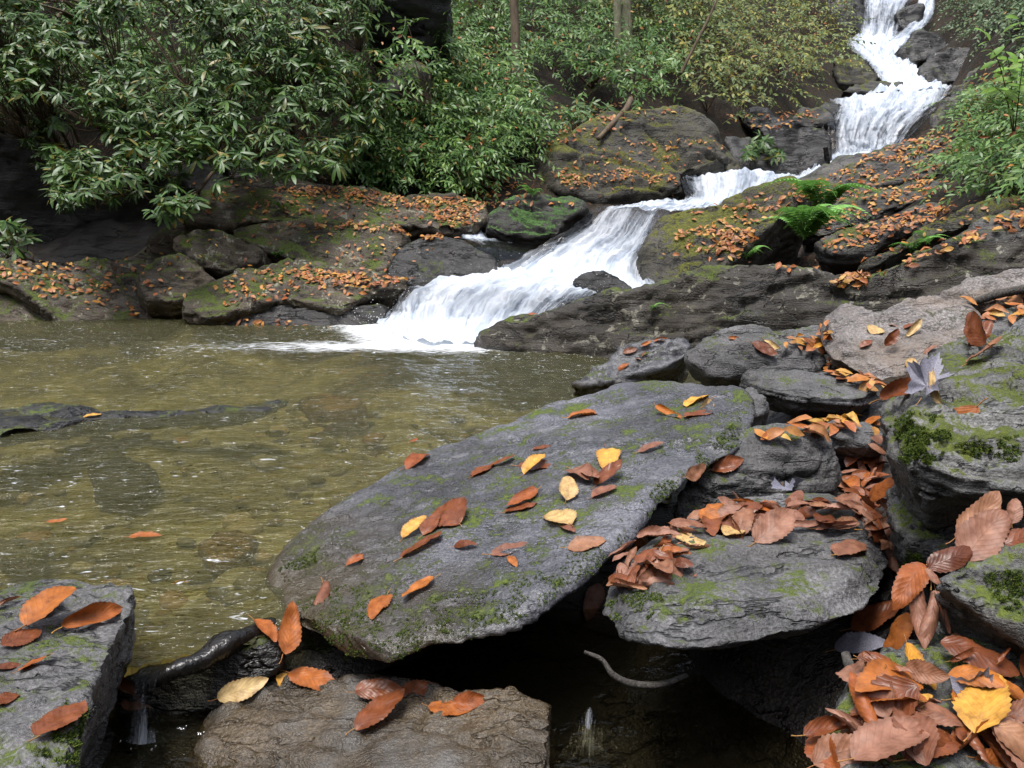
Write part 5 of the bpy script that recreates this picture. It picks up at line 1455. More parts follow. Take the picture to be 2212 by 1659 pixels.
# single leaves of the near drifts
for poly, n, size, label, group in [
  ([(1330, 1215), (1400, 1150), (1500, 1110), (1640, 1095), (1640, 1150), (1540, 1190), (1440, 1250), (1340, 1290)], 46, 0.085, 'leaf in the heap wedged between the largest slab and the shelf rock', 'leaf heap beside the shelf rock'),
  ([(1480, 1130), (1560, 1100), (1700, 1085), (1850, 1090), (1880, 1140), (1700, 1150), (1560, 1160)], 34, 0.085, 'leaf in the line of dry leaves along the back of the shelf rock', 'leaves along the back of the shelf rock'),
  ([(1835, 1000), (1905, 950), (1918, 1010), (1925, 1170), (1890, 1190), (1860, 1120), (1815, 1060)], 64, 0.085, 'leaf in the column of leaves filling the cleft left of the undercut block', 'leaf column in the cleft'),
  ([(1870, 1440), (2000, 1390), (2120, 1410), (2230, 1480), (2230, 1665), (1760, 1665), (1800, 1580)], 34, 0.085, 'leaf low in the corner heap, underneath the larger leaves', 'leaves underneath the corner heap'),
]:
    pts = in_poly(poly, n, rgl)
    for (x, y) in pts:
        h = hit_px(x, y)
        if h[0] is None or h[3] > 9: continue
        nrm = np.array(h[1]) + rgl.normal(0, 0.28, 3)
        nrm[2] = abs(nrm[2]) + 0.2
        nrm /= np.linalg.norm(nrm)
        an = rgl.uniform(0, 6.28)
        d = np.array([math.cos(an), math.sin(an), rgl.normal(0, 0.25)])
        d -= nrm * (d @ nrm); d /= np.linalg.norm(d)
        L = size * rgl.uniform(0.7, 1.25)
        p = np.array(h[0])
        kd, cl = KINDS[rgl.integers(8)], COLS[rgl.integers(8)]
        look = {'flat': 'flat', 'cup': 'cupped', 'arch': 'arched', 'tube': 'rolled-up', 'wide': 'broad'}[kd]
        put_leaf(p - d * L / 2, p + d * L / 2, nrm, kd, cl, look + ' ' + cl + ' ' + label, group, lift=rgl.uniform(0.002, 0.02), hi=h[3] < 2.0, stalk=False)

# far drifts: nobody could count them
litter = Acc()
lmats = {k: [] for k in SHAPES if k[0] in ('flat', 'cup', 'arch', 'wide')}
keys = list(lmats)
for poly, n, size in [
  ([(1610, 950), (1700, 930), (1800, 905), (1900, 912), (1900, 940), (1760, 950), (1640, 962)], 30, 0.085),
  ([(1760, 800), (1800, 775), (1860, 810), (1915, 845), (1880, 850), (1800, 815)], 34, 0.08),
  ([(1660, 740), (1790, 705), (1800, 740), (1790, 765), (1700, 755)], 40, 0.08),
  ([(2080, 660), (2230, 625), (2230, 690), (2130, 700)], 44, 0.08),
  ([(400, 470), (560, 400), (1040, 430), (1020, 500), (860, 600), (700, 590), (400, 640), (340, 560)], 260, 0.06),
  ([(0, 560), (400, 560), (400, 700), (0, 640)], 90, 0.06),
  ([(1180, 320), (1560, 290), (1570, 380), (1460, 430), (1200, 420)], 160, 0.06),
  ([(1400, 560), (1700, 400), (2212, 200), (2212, 500), (1850, 620), (1600, 570)], 420, 0.065),
  ([(450, 640), (560, 590), (640, 575), (740, 590), (890, 605), (860, 620), (760, 640), (640, 645), (480, 665)], 190, 0.065),
  ([(620, 590), (740, 588), (890, 604), (840, 618), (700, 620)], 200, 0.065),
  ([(470, 470), (560, 440), (640, 405), (760, 408), (840, 415), (900, 440), (980, 495), (900, 480), (760, 470), (600, 460)], 170, 0.065),
  ([(560, 405), (640, 400), (780, 408), (860, 425), (900, 450), (800, 440), (640, 425)], 200, 0.065),
  ([(870, 430), (970, 424), (1050, 440), (1030, 480), (990, 500), (930, 470)], 330, 0.065),
  ([(830, 488), (900, 490), (965, 505), (950, 520), (880, 512)], 150, 0.075),
  ([(500, 490), (760, 484), (870, 492), (860, 500), (700, 494)], 60, 0.07),
  ([(0, 565), (90, 568), (240, 620), (330, 670), (390, 690), (250, 680), (120, 640), (0, 600)], 130, 0.075),
  ([(380, 660), (470, 690), (560, 690), (700, 705), (720, 715), (480, 705)], 50, 0.07),
  ([(400, 400), (560, 380), (560, 420), (430, 470)], 50, 0.075),
  ([(960, 425), (1060, 440), (1240, 436), (1240, 444), (1050, 450)], 50, 0.075),
  ([(1210, 395), (1340, 365), (1460, 380), (1460, 400), (1330, 400), (1230, 412)], 260, 0.06),
  ([(1190, 385), (1260, 340), (1340, 330), (1340, 360), (1220, 400)], 70, 0.08),
  ([(1340, 300), (1520, 290), (1560, 350), (1480, 370)], 60, 0.08),
  ([(1440, 500), (1560, 490), (1640, 500), (1600, 555), (1520, 560)], 130, 0.065),
  ([(1560, 500), (1630, 500), (1610, 560), (1540, 570)], 90, 0.075),
  ([(1440, 470), (1700, 405), (1780, 400), (1700, 470), (1560, 500)], 110, 0.075),
  ([(1700, 420), (1850, 352), (2000, 305), (2080, 330), (1990, 390), (1860, 425), (1750, 455)], 430, 0.07),
  ([(1760, 470), (1930, 405), (2030, 385), (2050, 420), (1930, 450), (1800, 505)], 170, 0.07),
  ([(1770, 545), (1860, 490), (2012, 440), (2070, 450), (1980, 495), (1890, 530)], 210, 0.07),
  ([(1800, 620), (1860, 595), (1960, 560), (2100, 500), (2212, 460), (2212, 500), (2080, 530), (1900, 590)], 120, 0.065),
  ([(1790, 612), (1870, 590), (1880, 612), (1820, 625)], 70, 0.075),
  ([(1840, 350), (2000, 290), (2100, 250), (2212, 240), (2212, 330), (2050, 340)], 380, 0.085),
  ([(2040, 210), (2120, 150), (2212, 120), (2212, 240), (2080, 260)], 160, 0.085),
  ([(900, 130), (1000, 60), (1040, 130), (1000, 200), (900, 180)], 160, 0.09),
  ([(1000, 250), (1300, 220), (1480, 240), (1300, 290), (1180, 330)], 260, 0.09),
  ([(960, 380), (1120, 380), (1160, 430), (1000, 430)], 120, 0.08),
  ([(1560, 250), (1760, 240), (1780, 260), (1640, 290)], 160, 0.09),
  ([(1270, 40), (1800, 20), (1780, 160), (1300, 180)], 260, 0.12),
  ([(60, 560), (280, 560), (340, 600), (300, 640), (200, 600)], 50, 0.075),
  ([(1000, 0), (1100, 0), (1100, 120), (1000, 100)], 100, 0.1),
]:
    for (x, y) in in_poly(poly, n, rgl):
        h = hit_px(x, y)
        if h[0] is None or h[1].z < 0.12: continue
        if h[1].z < 0.5 and rgl.uniform() > 0.35: continue
        nrm = np.array(h[1]) + rgl.normal(0, 0.16, 3)
        an = rgl.uniform(0, 6.28)
        d = np.array([math.cos(an), math.sin(an), rgl.normal(0, 0.2)])
        L = size * rgl.uniform(0.5, 1.15)
        nn_ = nrm / np.linalg.norm(nrm)
        d -= nn_ * (d @ nn_); d /= np.linalg.norm(d)
        lmats[keys[rgl.integers(len(keys))]].append(frame_mat(np.array(h[0]) - d * L / 2 + nn_ * rgl.uniform(0.006, 0.03), nn_, d, L))
for _ in range(900):                      # the leafy ground right of the rocks
    x, y = rgl.uniform(1.3, 5.0), rgl.uniform(0.3, 6.5)
    h = cast((x, y, 8.0), (0, 0, -1))
    if h[0] is None: continue
    nn_ = np.array(h[1]) + rgl.normal(0, 0.15, 3); nn_ /= np.linalg.norm(nn_)
    an = rgl.uniform(0, 6.28)
    d = np.array([math.cos(an), math.sin(an), 0.0]); d -= nn_ * (d @ nn_); d /= np.linalg.norm(d)
    if ray_in_view(h[0]): continue
    lmats[keys[rgl.integers(len(keys))]].append(frame_mat(np.array(h[0]) + nn_ * rgl.uniform(0.005, 0.02), nn_, d, rgl.uniform(0.05, 0.1)))
for k, ms in lmats.items():
    v, f, uv = leaf_shape(5, 3, *VAR[k[0]][k[1]], seed=k[1] + 3)
    litter.inst(v, f, ms, uv)
tag(link('leaf_litter', litter.mesh('leaf_litter', L_LITTER)), 'countless small orange and tan fallen leaves strewn over the far banks and ledges', kind='stuff')

# ------------------------------------------------------------------ plants


def blade_leaf(L, wr, rows=4, fold=0.18, droop=0.35):
    """one evergreen leaf along +x from the origin"""
    t = np.linspace(0, 1, rows + 1)
    w = np.maximum((t + 0.02) ** 0.7 * (1 - t + 0.01) ** 0.5, 0.03); w = w / w.max() * wr * L / 2
    v = []
    for tt, ww in zip(t, w):
        z = -droop * L * tt * tt
        v += [(tt * L, -ww, z + fold * ww), (tt * L, 0, z), (tt * L, ww, z + fold * ww)]
    return np.array(v), grid_faces(rows + 1, 3)


def whorl(seed, n=10, L=0.16, wr=0.23):
    rg = np.random.default_rng(seed)
    a = Acc()
    for i in range(n):
        v, f = blade_leaf(L * rg.uniform(0.75, 1.1), wr * rg.uniform(0.85, 1.1), 4, 0.15, rg.uniform(0.1, 0.45))
        up = rg.uniform(-0.5, 0.2)
        yaw = i * 2 * math.pi / n + rg.normal(0, 0.22)
        roll = rg.normal(0, 0.35)
        m = Matrix.Rotation(yaw, 4, 'Z') @ Matrix.Rotation(-up, 4, 'Y') @ Matrix.Rotation(roll, 4, 'X')
        m.translation = Vector((0, 0, rg.uniform(-0.02, 0.015)))
        a.inst(v, f, [np.array(m)])
    return np.concatenate(a.v), np.concatenate(a.f)


def spray(seed, n=12, L=0.38, leaf=0.1, wr=0.36, arch=0.6):
    """arching shoot with two rows of leaves, along +x"""
    rg = np.random.default_rng(seed)
    a = Acc()
    t = np.linspace(0, 1, 7)
    path = np.stack([t * L, 0.02 * np.sin(t * 4 + seed), 0.1 * L * np.sin(t * 3.1) - arch * L * t * t * 0.7], 1)
    v, f = tube(path, np.linspace(0.004, 0.0015, 7), 3)
    a.add(v, f)
    for i in range(n):
        tt = 0.12 + 0.88 * i / (n - 1)
        p = np.array([np.interp(tt, t, path[:, k]) for k in range(3)])
        sgn = 1 if i % 2 else -1
        v, f = blade_leaf(leaf * rg.uniform(0.75, 1.15) * (1 - 0.35 * tt), wr, 2, 0.12, rg.uniform(0.1, 0.5))
        yaw = sgn * rg.uniform(0.6, 1.1) if i < n - 1 else 0
        m = Matrix.Translation(p.tolist()) @ Matrix.Rotation(yaw, 4, 'Z') @ Matrix.Rotation(rg.uniform(-0.2, 0.45), 4, 'Y') @ Matrix.Rotation(rg.normal(0, 0.3), 4, 'X')
        a.inst(v, f, [np.array(m)])
    return np.concatenate(a.v), np.concatenate(a.f)


WHORLS = [whorl(i, n=8 + i % 6, L=0.115 + 0.02 * (i % 4)) for i in range(9)]
SPRAYS = [spray(i, n=10 + i % 4, arch=0.3 + 0.12 * (i % 5)) for i in range(7)]
TWIGS = [spray(20 + i, n=9, L=0.42, leaf=0.075, wr=0.5, arch=-0.1 + 0.15 * i) for i in range(5)]
rgv = np.random.default_rng(5)


def branches(root, tips, mat, parent, r0=0.022, groups=7, name='branches', tipr=0.003):
    """stems from the root through a few forks out to the tips"""
    a = Acc()
    root = np.array(root, float); tips = np.array(tips)
    k = min(groups, len(tips))
    cen = tips[rgv.choice(len(tips), k, replace=False)]
    for _ in range(4):
        lab = np.argmin(((tips[:, None] - cen[None]) ** 2).sum(2), 1)
        cen = np.array([tips[lab == j].mean(0) if (lab == j).any() else cen[j] for j in range(k)])
    for j in range(k):
        sel = tips[lab == j]
        if not len(sel): continue
        fork = root * 0.35 + cen[j] * 0.65
        md = (root + fork) / 2 + rgv.normal(0, 0.08, 3) + np.array([0, 0, 0.12])
        pth = catmull(np.array([root, md, fork]), 8)
        v, f = tube(pth, np.linspace(r0, r0 * 0.5, 8), 5); a.add(v, f)
        for tp in sel:
            m1 = fork * 0.5 + tp * 0.5 + rgv.normal(0, 0.06, 3) + np.array([0, 0, -0.05])
            v, f = tube(catmull(np.array([fork, m1, tp]), 5), np.linspace(r0 * 0.32, tipr, 5), 3); a.add(v, f)
    o = link(name, a.mesh(name, mat), parent)
    o.matrix_parent_inverse = parent.matrix_world.inverted()
    return o


def empty_at(name, loc):
    o = bpy.data.objects.new(name, None)
    COL.objects.link(o)
    o.location = Vector(loc)
    o.empty_display_size = 0.2
    bpy.context.view_layer.update()
    return o


def shrub(name, label, group, cat, mats, meshes, mat, n_parts, part_name, root, stem_mat=None, r0=0.022, stuff_name='foliage', share=None):
    """mats: list of (4x4, mesh index). the nearest n_parts clusters are parts, the rest one mass"""
    o = empty_at(name, root)
    tag(o, label, cat, group)
    inv = o.matrix_world.inverted()
    order = sorted(range(len(mats)), key=lambda i: np.linalg.norm(mats[i][0][:3, 3] - CP))
    if share is None: share = {}
    for i in order[:n_parts]:
        m, k = mats[i]
        if k not in share: share[k] = mesh_np(part_name, *meshes[k], mat=mat)
        c = link(part_name, share[k], o)
        c.matrix_parent_inverse = inv
        c.matrix_basis = Matrix(m.tolist())
    rest = order[n_parts:]
    if rest:
        a = Acc()
        for k in range(len(meshes)):
            ms = [mats[i][0] for i in rest if mats[i][1] == k]
            if ms: a.inst(*meshes[k], ms)
        f = link(stuff_name, a.mesh(stuff_name, mat), o)
        f.matrix_parent_inverse = inv
        tag(f, kind='stuff')
    if stem_mat:
        tips = np.array([m[0][:3, 3] for m in mats])
        if len(tips) > 170: tips = tips[rgv.choice(len(tips), 170, replace=False)]
        branches(root, tips, stem_mat, o, r0)
    return o


W_SHARE, S_SHARE, Y_SHARE, G_SHARE = {}, {}, {}, {}


def nearest_root(pts, roots):
    d = np.linalg.norm(np.asarray(pts)[:, None, :2] - np.asarray(roots)[None, :, :2], axis=2)
    return np.argmin(d, 1)


# rhododendrons overhanging the left bank
poly = [(-90, -70), (840, -70), (800, 20), (800, 80), (830, 130), (850, 200), (830, 250), (800, 300), (760, 350), (700, 372), (600, 378), (520, 385), (440, 430), (385, 470), (330, 465),
        (300, 430), (215, 430), (130, 450), (105, 400), (60, 330), (20, 300), (-90, 280)]
mts, pos = [], []
for (x, y) in in_poly(poly, 3600, rgv):
    df = 9.4 - 2.2 * np.clip(y / 430, -0.2, 1) + max(0, (x - 560)) / 300 * 1.3
    if x < 110 and y > 215: df += 1.2
    d = df + abs(rgv.normal(0, 0.62))
    p = P(x, y, d)
    gz = ground_z([p[:2]])[0]
    if p[2] < gz + 0.08: continue
    if fbm(p[None] * np.array([[1.5, 0.8, 2.0]]) + 2.2, 3)[0] < -0.02: continue
    ax = np.array([rgv.normal(0, 0.3) + 0.05, -0.32 + rgv.normal(0, 0.3), 0.9])
    m = frame_mat(p, ax, rgv.normal(size=3), rgv.uniform(0.55, 1.02))
    mts.append((m, int(rgv.integers(len(WHORLS))))); pos.append(p)
roots = []
for (x, y, d) in [(20, 300, 10.6), (180, 330, 10.4), (330, 330, 10.3), (480, 330, 10.4), (640, 310, 10.9), (790, 280, 11.2), (200, 60, 12.4), (480, 40, 12.6), (720, 30, 12.8)]:
    p = P(x, y, d); p[2] = ground_z([p[:2]])[0]; roots.append(p)
rl = np.argmin(np.linalg.norm(np.array(pos)[:, None] - np.array([r + np.array([0, -1.2, 1.0]) for r in roots])[None], axis=2), 1)
RL = ['rhododendron in the dark corner at the far left, hanging over the black hollow', 'rhododendron with drooping leaf rosettes left of the middle of the overhanging thicket',
      'rhododendron reaching lowest over the leafy ledge of the left bank', 'rhododendron above the upper end of the left bank ledge', 'rhododendron at the right of the left thicket, above lichened rocks',
      'rhododendron next to the small-leaved bushes left of centre', 'upper rhododendron at the top left corner', 'upper rhododendron at the top between left corner and black hollow', 'upper rhododendron beside the black hollow at the top']
for j, r in enumerate(roots):
    sel = [mts[i] for i in range(len(mts)) if rl[i] == j]
    if sel:
        shrub('rhododendron', RL[j], 'rhododendrons on the left bank', 'shrub', sel, WHORLS, G_RHODO, 33, 'leaf_rosette', r, B_STEM, 0.03, share=W_SHARE)

# single rhododendrons farther back
for (x, y, d, rx, ry, n, lab) in [(1130, 200, 12.6, 60, 50, 34, 'small rhododendron at the foot of the brown tree trunk'), (1250, 250, 12.6, 45, 34, 26, 'small rhododendron on top of the huge central boulder'),
                                  (1120, 285, 11.8, 55, 30, 26, 'low rhododendron above the small left branch of the stream'),
                                  (1640, 325, 13.6, 48, 34, 30, 'small rhododendron growing before the black rocks left of the middle falls'), (1290, 130, 14.4, 70, 46, 34, 'rhododendron between the two tree trunks'),
                                  (700, 330, 9.6, 60, 40, 22, 'bright rhododendron sprig low at the right of the left thicket'), (20, 500, 8.6, 45, 45, 16, 'dim low shrub above the leftmost slab')]:
    sel = []
    for _ in range(n):
        px, py = x + rgv.normal(0, rx * 0.5), y + rgv.normal(0, ry * 0.5)
        p = P(px, py, d + rgv.normal(0, 0.3))
        gz = ground_z([p[:2]])[0]
        if p[2] < gz + 0.1: p[2] = gz + rgv.uniform(0.1, 0.5)
        sel.append((frame_mat(p, (rgv.normal(0, 0.35), -0.6 + rgv.normal(0, 0.3), 0.75), rgv.normal(size=3), rgv.uniform(0.8, 1.15)), int(rgv.integers(len(WHORLS)))))
    r = np.mean([m[0][:3, 3] for m in sel], 0); r[1] += 0.2; r[2] = ground_z([r[:2]])[0]
    shrub('rhododendron', lab, 'rhododendrons farther back', 'shrub', sel, WHORLS, G_RHODO, 12, 'leaf_rosette', r, B_STEM, 0.02, share=W_SHARE)


CAUGHT = []


def thicket(poly, n, hgt, meshes, mat, names, group, k, share, scale=(0.8, 1.3), seed=3, nm='evergreen_bush', parts=14, lean=0.8, skip_rock=True, part='leafy_shoot', stem=True, cat='bush'):
    """arching shoots rising from the ground seen through a region, split into k bushes"""
    rg = np.random.default_rng(seed)
    mt, ps = [], []
    for (x, y) in in_poly(poly, n, rg):
        h = hit_px(x, y) if skip_rock else None
        if h is None or h[0] is None: continue
        if h[2] is not hill and rg.uniform() > 0.25: continue
        p = np.array(h[0]) + np.array([rg.normal(0, 0.1), -rg.uniform(0, hgt * 0.8), rg.uniform(0.05, hgt)])
        an = rg.normal(-math.pi / 2, 1.1)
        dr = np.array([math.cos(an), math.sin(an) * lean, rg.uniform(-0.15, 0.55)])
        m = frame_mat(p, np.array([0, -0.45, 1.0]) + rg.normal(0, 0.3, 3), dr, rg.uniform(*scale))
        mt.append((m, int(rg.integers(len(meshes))))); ps.append(p)
        if rg.uniform() < 0.22: CAUGHT.append(p + np.array([rg.normal(0, 0.1), -0.06 - abs(rg.normal(0, 0.08)), 0.05]))
    ps = np.array(ps)
    cen = ps[rg.choice(len(ps), k, replace=False)]
    for _ in range(6):
        lab = np.argmin(((ps[:, None] - cen[None]) ** 2).sum(2), 1)
        cen = np.array([ps[lab == j].mean(0) if (lab == j).any() else cen[j] for j in range(k)])
    # name the bushes in reading order, left to right as seen
    order = np.argsort(cen[:, 0] / cen[:, 1])
    for q, j in enumerate(order):
        sel = [mt[i] for i in range(len(mt)) if lab[i] == j]
        if not sel: continue
        r = cen[j].copy(); r[2] = ground_z([r[:2]])[0] - 0.02
        shrub(nm, names[q], group, cat, sel, meshes, mat, parts, part, r, B_STEM if stem else None, 0.012, share=share)


thicket([(560, 385), (700, 365), (800, 300), (840, 240), (960, 210), (1000, 250), (1000, 330), (1060, 400), (1040, 425), (930, 425), (840, 410), (700, 400)], 850, 0.5, SPRAYS, G_DOG,
        ['low evergreen bush with small glossy leaves right above the leafy left bank ledge', 'small-leaved evergreen bush between the left thicket and the slope', 'small-leaved evergreen bush left of centre above the orange leaf drift',
         'small-leaved evergreen bush nearest the mossy boulder in the stream'], 'small-leaved bushes left of centre', 4, S_SHARE, seed=31)
thicket([(880, 130), (930, 90), (960, 100), (1090, 30), (1090, 180), (1180, 320), (1080, 390), (1000, 330), (990, 250), (840, 245), (820, 200)], 850, 0.55, SPRAYS, G_DOG,
        ['evergreen bush right below the black hollow at the top', 'evergreen bush on the slope left of the brown tree trunk', 'evergreen bush below the brown tree trunk', 'evergreen bush just left of the huge central boulder'],
        'small-leaved bushes on the centre slope', 4, S_SHARE, seed=32)
thicket([(960, -30), (1480, -30), (1480, 230), (1300, 250), (1180, 200), (1100, 120), (960, 60)], 900, 0.8, SPRAYS, G_DOG,
        ['evergreen bush at the top left of the brown tree trunk', 'evergreen bush at the top right behind the brown tree trunk', 'evergreen bush at the foot of the pale twin trunks', 'evergreen bush right of the pale twin trunks',
         'evergreen bush directly above the huge central boulder'], 'bushes high on the slope', 5, S_SHARE, (0.9, 1.5), seed=33)
thicket([(1440, -30), (1780, -30), (1830, 60), (1830, 150), (1790, 200), (1740, 235), (1600, 235), (1560, 290), (1500, 260), (1440, 200)], 900, 1.0, TWIGS, G_YEL,
        ['yellowish-green bush right of the pale twin trunks at the top', 'yellow-tinged bush above the right shoulder of the huge boulder', 'thin olive bush at the top left of the topmost falls', 'yellow-flecked bush left of the upper cascade',
         'olive bush over the black rocks left of the middle falls', 'yellowish bush closest to the upper cascade'], 'autumn bushes left of the upper falls', 6, Y_SHARE, (1.0, 1.9), seed=34, nm='autumn_bush')
thicket([(2040, -30), (2280, -30), (2280, 150), (2180, 140), (2130, 110), (2060, 90), (2025, 50)], 900, 0.8, TWIGS, G_GREY,
        ['grey-green bush right of the topmost falls', 'grey-green bush at the top right corner', 'grey-green bush right of the upper cascade boulder'], 'grey-green bushes at the top right', 3, G_SHARE, (0.9, 1.6), seed=35)
thicket([(2010, 360), (2060, 300), (2060, 250), (2130, 215), (2212, 190), (2300, 190), (2300, 450), (2200, 455), (2110, 440), (2050, 420)], 800, 0.4, SPRAYS, G_DOG,
        ['drooping dark evergreen bush left half of the clump on the right bank', 'drooping dark evergreen bush in the middle of the clump on the right bank', 'dark evergreen bush at the right edge of the right bank'],
        'evergreen clump on the right bank', 3, S_SHARE, (0.7, 1.1), seed=36)

thicket([(-60, -60), (830, -60), (820, 120), (820, 250), (640, 330), (440, 350), (120, 260), (-60, 240)], 900, 0.7, SPRAYS, G_DOG,
        ['dim evergreen bush behind the thicket at the far left', 'dim evergreen bush behind the left thicket, second from the left edge', 'dim evergreen bush behind the middle of the left thicket',
         'dim evergreen bush behind the right part of the left thicket'], 'bushes behind the left thicket', 4, S_SHARE, (1.0, 1.6), seed=41)
thicket([(1270, -40), (1560, -40), (1560, 60), (1480, 130), (1380, 110), (1290, 90)], 260, 1.1, TWIGS, G_YEL,
        ['yellow-green sapling growth left of the pale twin trunks', 'yellow-green sapling growth in front of the pale twin trunks', 'yellow-green sapling growth right beside the leaning bare stem'], 'yellow-green growth round the twin trunks', 3, Y_SHARE, (1.3, 2.4), seed=42, nm='autumn_bush')

# fallen leaves caught in the bushes
ca_ = Acc()
for k in range(3):
    v, f, uv = leaf_shape(5, 3, *VAR['cup'][k], seed=k)
    ca_.inst(v, f, [frame_mat(p, rgv.normal(0, 0.5, 3) + [0, -0.5, 0.8], rgv.normal(size=3), rgv.uniform(0.05, 0.1)) for p in CAUGHT[k::3]], uv)
tag(link('caught_leaves', ca_.mesh('caught_leaves', L_LITTER)), 'scattered orange leaves caught in the evergreen bushes', kind='stuff')

# sapling with bright leaves, right edge
def sapling(base, tips, label):
    o = empty_at('sapling', base)
    tag(o, label, 'sapling')
    inv = o.matrix_world.inverted()
    st = Acc()
    lm = None
    v0, f0 = blade_leaf(0.11, 0.5, 4, 0.2, 0.3)
    uv0 = np.stack([np.repeat(np.linspace(0, 1, 5), 3), np.tile([0, 0.5, 1], 5)], 1)
    lm = mesh_np('leaf', v0, f0, uv0, mat=G_SAP)
    for tp in tips:
        md = (np.array(base) + tp) / 2 + np.array([0, 0, 0.12])
        pth = catmull(np.array([base, md, tp]), 9)
        v, f = tube(pth, np.linspace(0.006, 0.002, 9), 4); st.add(v, f)
        for k in range(3, 9):
            for s in ((-1, 1) if k < 8 else (0,)):
                c = link('leaf', lm, o)
                dr = pth[k] - pth[k - 1]; dr = dr / np.linalg.norm(dr)
                sd_ = np.cross(dr, [0, 0.5, 1]); sd_ /= np.linalg.norm(sd_)
                c.matrix_parent_inverse = inv
                c.matrix_basis = Matrix(frame_mat(pth[k], np.array([0, -0.5, 0.9]) + rgv.normal(0, 0.25, 3), dr * 0.6 + sd_ * s * 0.9 + rgv.normal(0, 0.15, 3), rgv.uniform(0.7, 1.2)).tolist())
    s_ = link('stem', st.mesh('stem', B_STEM), o); s_.matrix_parent_inverse = inv


sapling(P(2190, 300, 7.2), [P(2130, 75, 6.6), P(2170, 100, 6.7), P(2150, 190, 6.7), P(2210, 130, 6.6)], 'bright lime-green sapling at the right edge above the evergreen clump')
sapling(P(2230, 215, 7.6), [P(2200, 40, 7.0), P(2250, 60, 7.0), P(2215, 185, 6.9)], 'second bright sapling cut by the right edge of the picture')

# ferns
def frond(seed, L=0.34):
    rg = np.random.default_rng(seed)
    a = Acc()
    t = np.linspace(0, 1, 22)
    path = np.stack([t * L, 0.03 * L * np.sin(t * 3 + seed), 0.32 * L * np.sin(t * 2.6) - 0.35 * L * t * t], 1)
    v, f = tube(path, np.linspace(0.003, 0.001, 22), 3); a.add(v, f)
    for i in range(2, 22):
        w = 0.22 * L * (math.sin(math.pi * (i / 22) ** 0.7) ** 0.8) * (1 - 0.25 * i / 22)
        for s in (-1, 1):
            v, f = blade_leaf(max(w, 0.01), 0.3, 3, 0.05, 0.2)
            v[:, 1] *= 1 + 0.3 * np.sin(np.arange(len(v)) * 2.1)
            m = Matrix.Translation(path[i].tolist()) @ Matrix.Rotation(s * 1.25, 4, 'Z') @ Matrix.Rotation(0.15, 4, 'Y')
            a.inst(v, f, [np.array(m)])
    return np.concatenate(a.v), np.concatenate(a.f)


FERN_D = {1775: 7.6, 1735: 6.9, 1740: 7.2}      # rooted on the lips of the ledges
FRONDS = [mesh_np('frond', *frond(i, 0.3 + 0.05 * i), mat=G_FERN) for i in range(4)]
for (x, y, n, sc, lab) in [(1775, 470, 16, 1.25, 'upper green fern clump on the right bank ledge'), (1735, 535, 17, 1.2, 'lower green fern clump hanging behind the dark ridge'), (1740, 500, 7, 0.8, 'small fern between the two larger clumps'),
                           (1610, 560, 6, 0.55, 'little fern under the mossy dome'), (1965, 545, 6, 0.6, 'small fern under the narrow mossed ledge'), (1998, 528, 5, 0.55, 'small fern right of another under the mossed ledge'),
                           (1405, 672, 3, 0.3, 'tiny fern on the flank of the dark ridge'), (600, 560, 5, 0.5, 'small green fern between lichened rocks of the left bank'), (610, 455, 5, 0.5, 'pale green fern on the uppermost left bank ledge'),
                           (940, 400, 6, 0.6, 'fern at the edge of the orange leaf drift'), (1150, 425, 8, 0.55, 'bright fern above the mossy boulder in the stream')]:
    h = hit_px(x, y)
    if h[0] is None: continue
    b = np.array(h[0]) + np.array(h[1]) * 0.01
    if x in FERN_D:
        b = P(x, y, FERN_D[x] - 0.5) + np.array([0, 0, 0.06])
    o = empty_at('fern', b); tag(o, lab, 'fern', 'ferns on the banks')
    inv = o.matrix_world.inverted()
    for i in range(n):
        an = -math.pi / 2 + rgv.normal(0, 1.0)
        d = np.array([math.cos(an), math.sin(an), rgv.uniform(0.0, 0.8)])
        c = link('frond', FRONDS[i % 4], o)
        c.matrix_parent_inverse = inv
        c.matrix_basis = Matrix(frame_mat(b, np.array([-d[0] * 0.5, -d[1] * 0.5, 1.0]), d, sc * rgv.uniform(0.7, 1.15)).tolist())

# trees: slender trunks on the slope, crowns far above the picture
def tree(label, x, ybase, d, r, mat, lean, h=11.0, crown=True, seed=0):
    rg = np.random.default_rng(seed)
    b = P(x, ybase, d); b[2] = ground_z([b[:2]])[0] - 0.1
    o = empty_at('tree', b); tag(o, label, 'tree', 'slender trees on the slope')
    inv = o.matrix_world.inverted()
    t = np.linspace(0, 1, 24)
    pth = np.stack([b[0] + lean[0] * t + 0.08 * np.sin(t * 9 + seed), b[1] + lean[1] * t, b[2] + h * t], 1)
    a = Acc()
    v, f = tube(pth, r * (1 - 0.75 * t) + r * 0.5 * np.exp(-t * 40), 10)
    a.add(v, f)
    tr = link('trunk', a.mesh('trunk', mat), o); tr.matrix_parent_inverse = inv
    tips = []
    ms = []
    for _ in range(36):
        q = rg.normal(size=3); q /= np.linalg.norm(q)
        p = pth[-4] + q * np.array([2.2, 2.2, 1.6]) * rg.uniform(0.4, 1.0)
        tips.append(p)
        for _ in range(3):
            ms.append((frame_mat(p + rg.normal(0, 0.2, 3), rg.normal(0, 0.4, 3) + [0, 0, 1], rg.normal(size=3), rg.uniform(1.0, 2.0)), int(rg.integers(len(TWIGS)))))
    ca = Acc()
    for k in range(len(TWIGS)):
        ca.inst(*TWIGS[k], [m for m, i in ms if i == k])
    cr = link('crown', ca.mesh('crown', G_YEL), o); cr.matrix_parent_inverse = inv
    br = branches(pth[12], tips, mat, o, r * 0.4, 8, 'limbs', 0.006)


